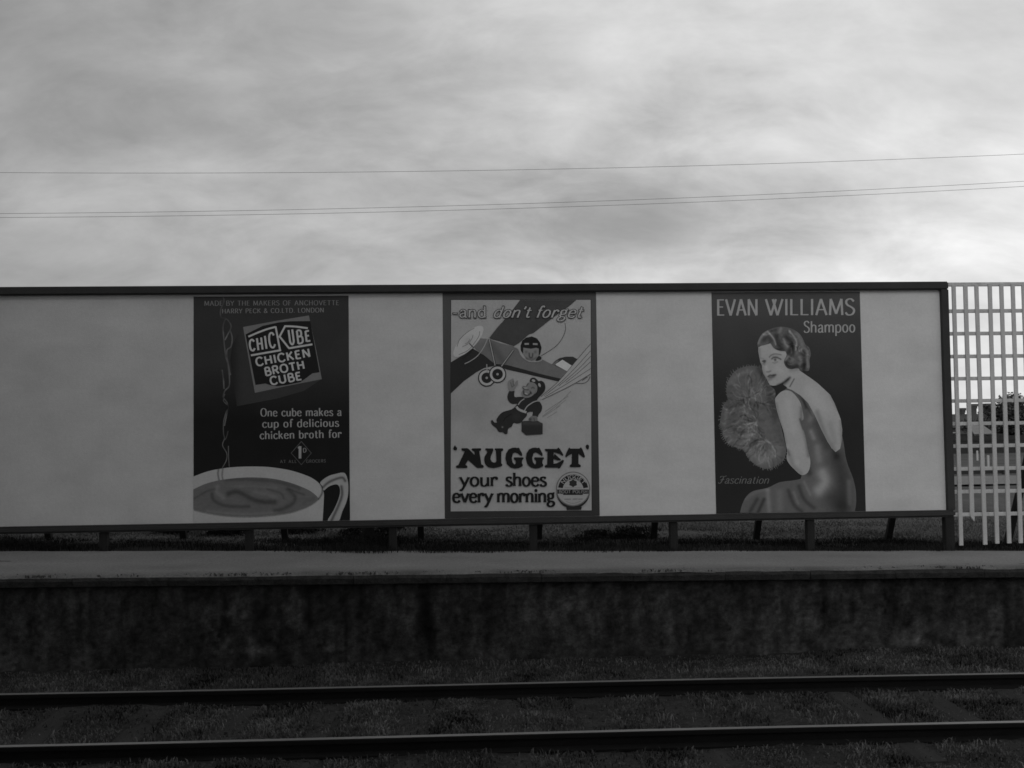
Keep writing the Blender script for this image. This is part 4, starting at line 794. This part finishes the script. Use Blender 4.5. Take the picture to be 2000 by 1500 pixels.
    G = [(100, 430), (120, 290), (190, 180), (290, 137), (370, 130), (430, 142), (462, 130), (490, 150), (562, 290), (572, 350), (540, 366), (440, 290), (370, 264), (310, 300), (277, 420), (300, 540), (350, 602), (380, 582), (386, 500), (340, 460), (330, 425), (350, 400), (600, 404), (612, 435), (570, 480), (560, 560), (590, 612), (580, 650), (480, 702), (370, 716), (240, 682), (140, 592)]
    Ee = [(630, 185), (650, 166), (965, 168), (1010, 128), (1055, 172), (1152, 335), (1125, 362), (1040, 305), (878, 258), (878, 385), (902, 300), (1082, 466), (1060, 492), (980, 486), (876, 450), (872, 580), (960, 570), (1060, 520), (1120, 470), (1167, 490), (1150, 540), (1062, 690), (1025, 716), (990, 690), (640, 690), (625, 660), (640, 628), (695, 600), (704, 250), (640, 215)]
    Tt = [(1280, 180), (1310, 128), (1350, 158), (1590, 160), (1640, 120), (1682, 180), (1752, 370), (1735, 411), (1690, 395), (1570, 298), (1570, 582), (1632, 620), (1632, 660), (1600, 676), (1340, 676), (1318, 650), (1340, 610), (1376, 590), (1386, 298), (1330, 330), (1215, 402), (1200, 370), (1230, 280)]
    q1 = [(125, 62), (145, 100), (187, 140), (175, 195), (130, 212), (88, 195), (75, 150), (95, 100)]; q2 = [(1820, 45), (1867, 80), (1862, 150), (1830, 192), (1788, 150), (1768, 105), (1785, 60)]
    Gs = b(G); G0 = [(x-39.9, y+.05) for x, y in Gs]
    A.piece('lettering', [a(Np), a(U1), G0, Gs, b(Ee), b(Tt), a(q1), b(q2)], 17, 15)
    c = crop(875, 920, 7.018)
    for s, p, q in (('your', (160, 205), (680, 205)), ('shoes', (790, 205), (1350, 205)), ('every', (62, 428), (612, 428)), ('morning', (672, 428), (1462, 428))):
        A.text(s, *c([p, q]), 26, 5.1 if s in ('your', 'shoes') else 5.3, 17, 15, contrast=.42, serif=3.0, space=4)
    # polish tin
    d = crop(1080, 910, 16.667); cx, cy = d([(655, 745)])[0]
    tin = A.piece('polish_tin', [disc(cx, cy+4.2, 33, 34.5, 48), d([(430, 1330), (945, 1330), (910, 1430), (450, 1430)])], 22, 15)
    A.piece('tin_lid', [disc(cx, cy, 33.6, 33.8, 56)], lambda Q: 92+gauss(Q, [([(cx+32.6*math.cos(k*.1), cy+32.8*math.sin(k*.1)) for k in range(64)], .8, -52)]), 16, tin, grid=1)
    arc = lambda R, a0, a1, n=24: [(cx+R*math.cos(rad(a0+(a1-a0)*i/n)), cy+1.5-R*math.sin(rad(a0+(a1-a0)*i/n))) for i in range(n+1)]
    A.piece('tin_band', [arc(29.5, 8, 172)+arc(20.2, 172, 8)], 20, 17, tin)
    A.text('NUGGET', (cx-25, cy), (cx+25, cy), 7.2, 1.5, 92, 18, tin, contrast=.4, space=10, curve=(cx, cy+1.5, 21.4, rad(150), rad(28)))
    A.piece('tin_band', [d([(135, 768), (1172, 768), (1160, 905), (980, 912), (960, 945), (340, 945), (320, 912), (150, 905)])], 20, 17, tin)
    A.text('BOOT POLISH', *d([(195, 888), (1120, 888)]), 6.0, 1.2, 74, 18, tin, contrast=.3, space=14)
    A.piece('emblem', [spline([(cx+(7.4+(.9 if k % 2 else -.6))*math.cos(k*math.pi/6), cy-10.8+(6.6+(.9 if k % 2 else -.6))*math.sin(k*math.pi/6)) for k in range(12)], 3, True)], 26, 17, tin)
    A.line('small_print', [d([(370, 1085), (590, 1080)]), d([(640, 1080), (800, 1075)]), d([(820, 1080), (965, 1078)])], 2.2, 72, 17, tin, smooth=False)
    [A.line('small_print', d(p), .9, 72, 17, tin) for p in ([(420, 1150), (560, 1205), (700, 1215), (900, 1150)], [(380, 712), (940, 712)])]
poster_polish()

# ---- poster 3: seated woman with feather fan
def poster_shampoo():
    t = thing('poster', 'dark poster of a seated bare-backed woman with a feather fan, rightmost on billboard', 'poster', (4.4, 0, .42)); A = Art(t, KR)
    sheet(t, 3.402, 5.417, .421, 3.356, lambda u, v: 25+22*np.clip((v-.45)/.5, 0, 1)+2*fbm(u*7, v*9, 4, 230), KR)
    e1, e2, F = crop(1370, 550, 5.882), crop(1370, 770, 5.882), crop(1470, 630, 11.538)
    tt = crop(1395, 575, 6.78)
    A.text('EVAN', *tt([(34, 280), (580, 277)]), 31.5, 4.4, 100, 2, contrast=.5, space=7)
    A.text('WILLIAMS', *tt([(680, 277), (1862, 272)]), 31.5, 4.4, 100, 2, contrast=.5, space=8)
    A.text('Shampoo', *tt([(1185, 505), (1868, 500)]), 22, 2.9, 98, 2, contrast=.45, space=8)
    GL['ƒ'] = (60, [('S', (-6,80),(0,94),(14,98),(34,93),(52,95),(66,104)), ('S', (36,94),(33,70),(28,36),(20,10),(8,0),(-4,5),(-4,14)), ('S', (10,46),(20,52),(36,52),(50,58)), ('S', (10,44),(20,50),(36,50),(50,56))])
    A.text('ƒascination', *e2([(200, 1025), (770, 1027)]), 14.5, 1.8, 66, 2, contrast=.6, slant=.28, space=7)
    # feather fan
    r = np.random.default_rng(5)
    fan = [(300, 1330), (290, 1200), (340, 1085), (420, 1005), (550, 968), (650, 978), (690, 1010), (740, 1100), (790, 1190), (850, 1262), (845, 1400), (900, 1600), (960, 1850), (975, 1930), (945, 2050), (860, 2112), (760, 2150), (650, 2120), (570, 2060), (520, 1985), (500, 1945), (400, 1905), (310, 1865), (252, 1780), (240, 1700), (212, 1640), (228, 1520), (258, 1405), (320, 1365)]
    fo = spline(fan, 4, True); strokes = []
    for _ in range(620):                               # plumes curl outwards from three bunches
        cc, b0, b1, RR = (((560, 1330), 10, 215, 310), ((640, 1600), 120, 250, 400), ((740, 1820), 170, 300, 320))[r.integers(0, 3)]
        a = math.radians(r.uniform(b0-50, b1+50)); k = RR*r.uniform(0, .95); q = np.array(cc, float)+np.array([math.cos(a), -math.sin(a)])*k
        dr = np.array([math.cos(a), -math.sin(a)]); n = np.array([-dr[1], dr[0]])*r.choice([-1, 1]); L = r.uniform(40, 120); bend = r.uniform(.2, .7)*L
        strokes.append((e1([q, q+dr*L*.45+n*bend*.15, q+dr*L*.8+n*bend*.5, q+dr*L+n*bend]), r.uniform(.6, 1.5), r.normal(1, 7.5)))
    strokes += [(e1([(330, 1450), (430, 1400), (560, 1400), (700, 1450)]), 4, -7), (e1([(380, 1700), (480, 1620), (600, 1580), (720, 1590)]), 4, -9), (e1([(520, 1960), (600, 1850), (720, 1790)]), 3, -12), (e1([(740, 1150), (800, 1350), (850, 1550)]), 9, -13), (e1([(330, 1150), (450, 1060), (560, 1030)]), 6, 12), (e1([(290, 1480), (260, 1650)]), 4, 12), (e1([(560, 1960), (700, 2060), (850, 1960)]), 12, 14), (e1([(300, 1780), (450, 1850), (560, 1720)]), 8, 10), (e1([(660, 1000), (720, 1120)]), 5, -14)]
    fz = []
    for _ in range(420):
        i = r.integers(0, len(fo)); p = fo[i]
        if p[0] > 800 and p[1] > 1100 and p[1] < 1950: continue
        d = p-np.array([640, 1560.]); d /= np.linalg.norm(d); d += r.normal(0, .35, 2); L = r.uniform(6, 26); fz += ribbon(e1([p-d*20, p+d*L]), [2.6, .5])
    A.piece('feather_fan', [e1(fo)]+fz, lambda Q: 65-6*np.clip((dist(Q, e1([(640, 1250), (600, 1560), (720, 1900)]))-22)/14, 0, 1)+gauss(Q, strokes)+6*fbm(Q[:, 0]*.22, Q[:, 1]*.22, 4, 231), 2, grid=1.2)
    # dress
    dr = [(955, 1240), (1050, 1240), (1160, 1320), (1230, 1400), (1290, 1490), (1375, 1694), (1445, 1834), (1495, 1914), (1540, 1958), (1585, 1900), (1600, 1790), (1616, 1770), (1638, 1880), (1655, 2000), (1685, 2114), (1740, 2254), (1772, 2394), (1778, 2534), (1765, 2620), (1758, 2654), (1757, 2656), (1755, 2656), (1400, 2657), (900, 2657), (446, 2656), (444, 2656), (443, 2654), (470, 2554), (520, 2464), (600, 2404), (760, 2369), (900, 2304), (1080, 2279), (1150, 2234), (1100, 2000), (1000, 1700), (960, 1400)]
    S = [([(1390, 2200), (1420, 2300), (1350, 2400)], 12, 34), ([(1330, 1900), (1350, 2050)], 8, 18), ([(1260, 1720), (1290, 1800)], 5, 22), ([(1280, 1500), (1240, 1600)], 5, 12), ([(1560, 2030), (1620, 2250), (1640, 2550)], 16, -20), ([(1500, 2500), (1600, 2640)], 18, -16), ([(1450, 1800), (1550, 2000)], 7, -14),
         ([(1330, 1620), (1430, 1900)], 8, -12), ([(760, 2400), (780, 2640)], 5, 16), ([(640, 2500), (560, 2640)], 4, -18), ([(720, 2500), (650, 2650)], 3.5, -22), ([(1000, 2400), (1060, 2560), (1150, 2640)], 4, -16), ([(1120, 2350), (1180, 2500), (1290, 2600)], 4, -16), ([(1180, 2300), (1250, 2450)], 3, 12), ([(1060, 2420), (1110, 2550)], 3, 12), ([(900, 2420), (900, 2600)], 7, 10),
         ([(500, 2500), (620, 2420), (760, 2385)], 4, 8), ([(1690, 2300), (1700, 2550)], 5, 14), ([(1180, 2000), (1240, 2200)], 6, -18), ([(1170, 1330), (1200, 1450)], 3, -16), ([(1110, 1290), (1200, 1420), (1270, 1540)], 2, -12)]
    wm = A.piece('woman', [e1(spline(dr, 3, True))], lambda Q: 60+gauss(Q, [(e1(l), s, a) for l, s, a in S])+2*fbm(Q[:, 0]*.2, Q[:, 1]*.2, 3, 233), 4, grid=1.6, label='woman in a low-backed satin evening dress, seated with her back turned')
    # face, neck and back
    fk = F([(128, 560), (200, 520), (330, 470), (430, 470), (500, 580), (640, 600), (780, 620), (800, 900), (900, 980), (1035, 1000), (1060, 1080), (1160, 1150), (1320, 1260), (1470, 1370)])
    bk = e1([(1480, 1302), (1530, 1400), (1565, 1490), (1600, 1580), (1618, 1700), (1612, 1830), (1592, 1922), (1540, 1958), (1495, 1914), (1445, 1834), (1375, 1694), (1300, 1530), (1225, 1395), (1140, 1310), (1040, 1245), (985, 1225)])
    jw = F([(760, 1450), (690, 1400), (700, 1350), (560, 1412), (460, 1424), (395, 1410), (350, 1340), (310, 1260), (240, 1150), (212, 1050), (205, 960), (172, 890), (145, 760), (126, 650)])
    S2 = [(F([(222, 872), (262, 858), (292, 866)]), 1.4, -42), (F([(262, 890)]), 2.7, -50), (F([(232, 928), (270, 950)]), 1.6, -14), (F([(225, 905)]), 1.2, 12), (F([(185, 800), (250, 815)]), 1.4, -12),
          (F([(378, 778), (430, 728), (520, 708), (640, 724)]), 1.3, -34), (F([(432, 818), (475, 785), (560, 790), (635, 828)]), 1.4, -50), (F([(508, 838)]), 2.7, -52), (F([(466, 858)]), 1.5, 16), (F([(550, 845)]), 1.3, 12), (F([(455, 900), (500, 915), (560, 885)]), 1.2, -20), (F([(450, 760), (560, 755)]), 1.6, -10),
          (F([(322, 1108), (360, 1112), (400, 1094)]), 1.7, -26), (F([(310, 980), (330, 1060)]), 3.0, 7), (F([(350, 1214), (395, 1186), (430, 1192), (470, 1182), (520, 1178)]), 1.7, -46), (F([(392, 1238), (440, 1230), (480, 1208)]), 2.9, -38), (F([(370, 1292), (430, 1288)]), 1.8, -12), (F([(180, 950), (230, 1130), (330, 1300)]), 4, -16),
          (F([(560, 1415), (700, 1350), (840, 1240)]), 2.4, -46), (F([(720, 1380), (800, 1290)]), 3.5, -30),
          (F([(840, 1440), (935, 1270)]), 1.3, -44), (F([(860, 1080), (1000, 1060)]), 4, -12), (F([(560, 1000), (650, 1100)]), 8, 5), (F([(440, 640), (560, 700), (700, 700)]), 4, 5), (F([(150, 600), (150, 800)]), 3, -14), (F([(690, 1420), (760, 1480)]), 2, -24),
          (e1([(1330, 1500), (1420, 1750), (1520, 1930)]), 5, -18), (e1([(1600, 1600), (1612, 1850)]), 3, -14), (e1([(1250, 1250), (1400, 1450)]), 14, 7), (e1([(1480, 1640), (1530, 1850)]), 6, -8), (e1([(1480, 1310), (1560, 1480)]), 2.5, -10)]
    A.piece('face_and_back', [fk+bk+jw], lambda Q: 104+gauss(Q, S2), 5, wm, grid=.95)
    # near arm
    ar = [(846, 1354), (870, 1310), (910, 1270), (965, 1248), (1030, 1262), (1090, 1320), (1140, 1400), (1165, 1500), (1172, 1580), (1145, 1610), (1168, 1690), (1195, 1780), (1222, 1930), (1250, 2050), (1242, 2150), (1205, 2208), (1142, 2220), (1065, 2155), (1010, 2095), (978, 2030), (985, 1945), (962, 1830), (940, 1714), (900, 1594), (862, 1460)]
    S3 = [([(1150, 1450), (1150, 1600), (1200, 1800), (1230, 2000)], 4, -24), ([(860, 1400), (900, 1600), (970, 1850)], 3, -14), ([(1000, 1960), (1060, 2120), (1140, 2200)], 5, -14), ([(1000, 1400), (1060, 1700)], 9, 6), ([(1090, 2080)], 6, 8), ([(990, 1930), (1010, 1990)], 2, -20), ([(1130, 1580), (1170, 1690)], 2, -30)]
    A.piece('arm', [e1(spline(ar, 3, True))], lambda Q: 104+gauss(Q, [(e1(l), s, a) for l, s, a in S3]), 6, wm, grid=1.5)
    # waved hair
    hr = [(105, 490), (120, 420), (155, 340), (220, 245), (330, 178), (480, 118), (640, 92), (820, 118), (960, 178), (1065, 262), (1135, 370), (1185, 490), (1270, 560), (1310, 680), (1300, 770), (1280, 850), (1290, 980), (1262, 1085), (1200, 1095), (1100, 1100), (1040, 1040), (960, 1035), (870, 1052), (775, 1020), (718, 935), (708, 855), (758, 750), (755, 680), (720, 645), (620, 640), (500, 592), (440, 530), (402, 472), (330, 490), (250, 512), (165, 530), (122, 560)]
    S4 = [([(240, 280), (370, 280), (450, 350), (480, 430)], 3.2, 8), ([(330, 190), (420, 290), (490, 390), (520, 500)], 1.6, 36), ([(130, 470), (190, 330), (300, 220)], 2.2, 22), ([(250, 400), (350, 320), (420, 420)], 4.5, -18), ([(530, 300), (560, 450), (640, 560)], 5, -22), ([(700, 380), (740, 470), (790, 540)], 3, 26), ([(640, 130), (600, 220)], 3, 18), ([(420, 190), (520, 170)], 2.5, -16),
          ([(760, 330), (870, 440), (860, 600), (800, 680)], 5, -24), ([(820, 180), (920, 300), (990, 440), (970, 620)], 1.8, 32), ([(1000, 250), (1080, 400), (1120, 500)], 4.5, 16), ([(900, 480), (910, 700), (840, 800)], 3.5, -18), ([(870, 580), (880, 680)], 1.8, 18), ([(760, 900), (800, 970), (900, 1010), (1000, 980)], 4.5, -26), ([(740, 850), (800, 770), (860, 790)], 2.0, 24), ([(890, 840)], 4, 14),
          ([(1040, 640), (1120, 580), (1200, 590)], 3, 14), ([(1140, 700), (1170, 850), (1100, 980)], 5, -20), ([(1060, 780), (1100, 880), (1060, 940)], 3.5, 20), ([(1230, 650), (1230, 850), (1240, 1000)], 3, 20), ([(1180, 950), (1150, 1080)], 4, -26), ([(980, 700), (1060, 640)], 2.5, 14), ([(560, 600), (700, 620)], 3, -14), ([(1000, 560), (1040, 660)], 2.5, -18)]
    for _ in range(90):                                # fine strands along the waves
        x, y = r.uniform(150, 1250), r.uniform(130, 980); L = r.uniform(50, 130); a = .9+.8*math.sin(x*.008+y*.011); d = np.array([math.cos(a), math.sin(a)])*L; n = np.array([-d[1], d[0]])*.25
        S4.append(([(x, y), (x+d[0]*.5+n[0], y+d[1]*.5+n[1]), (x+d[0], y+d[1])], r.uniform(.7, 1.3), r.normal(2, 8)))
    A.piece('hair', [F(spline(hr, 3, True))], lambda Q: 60+gauss(Q, [(F(l), s, a) for l, s, a in S4])+4*fbm(Q[:, 0]*.35, Q[:, 1]*.35, 3, 234), 7, wm, grid=.85)
poster_shampoo()
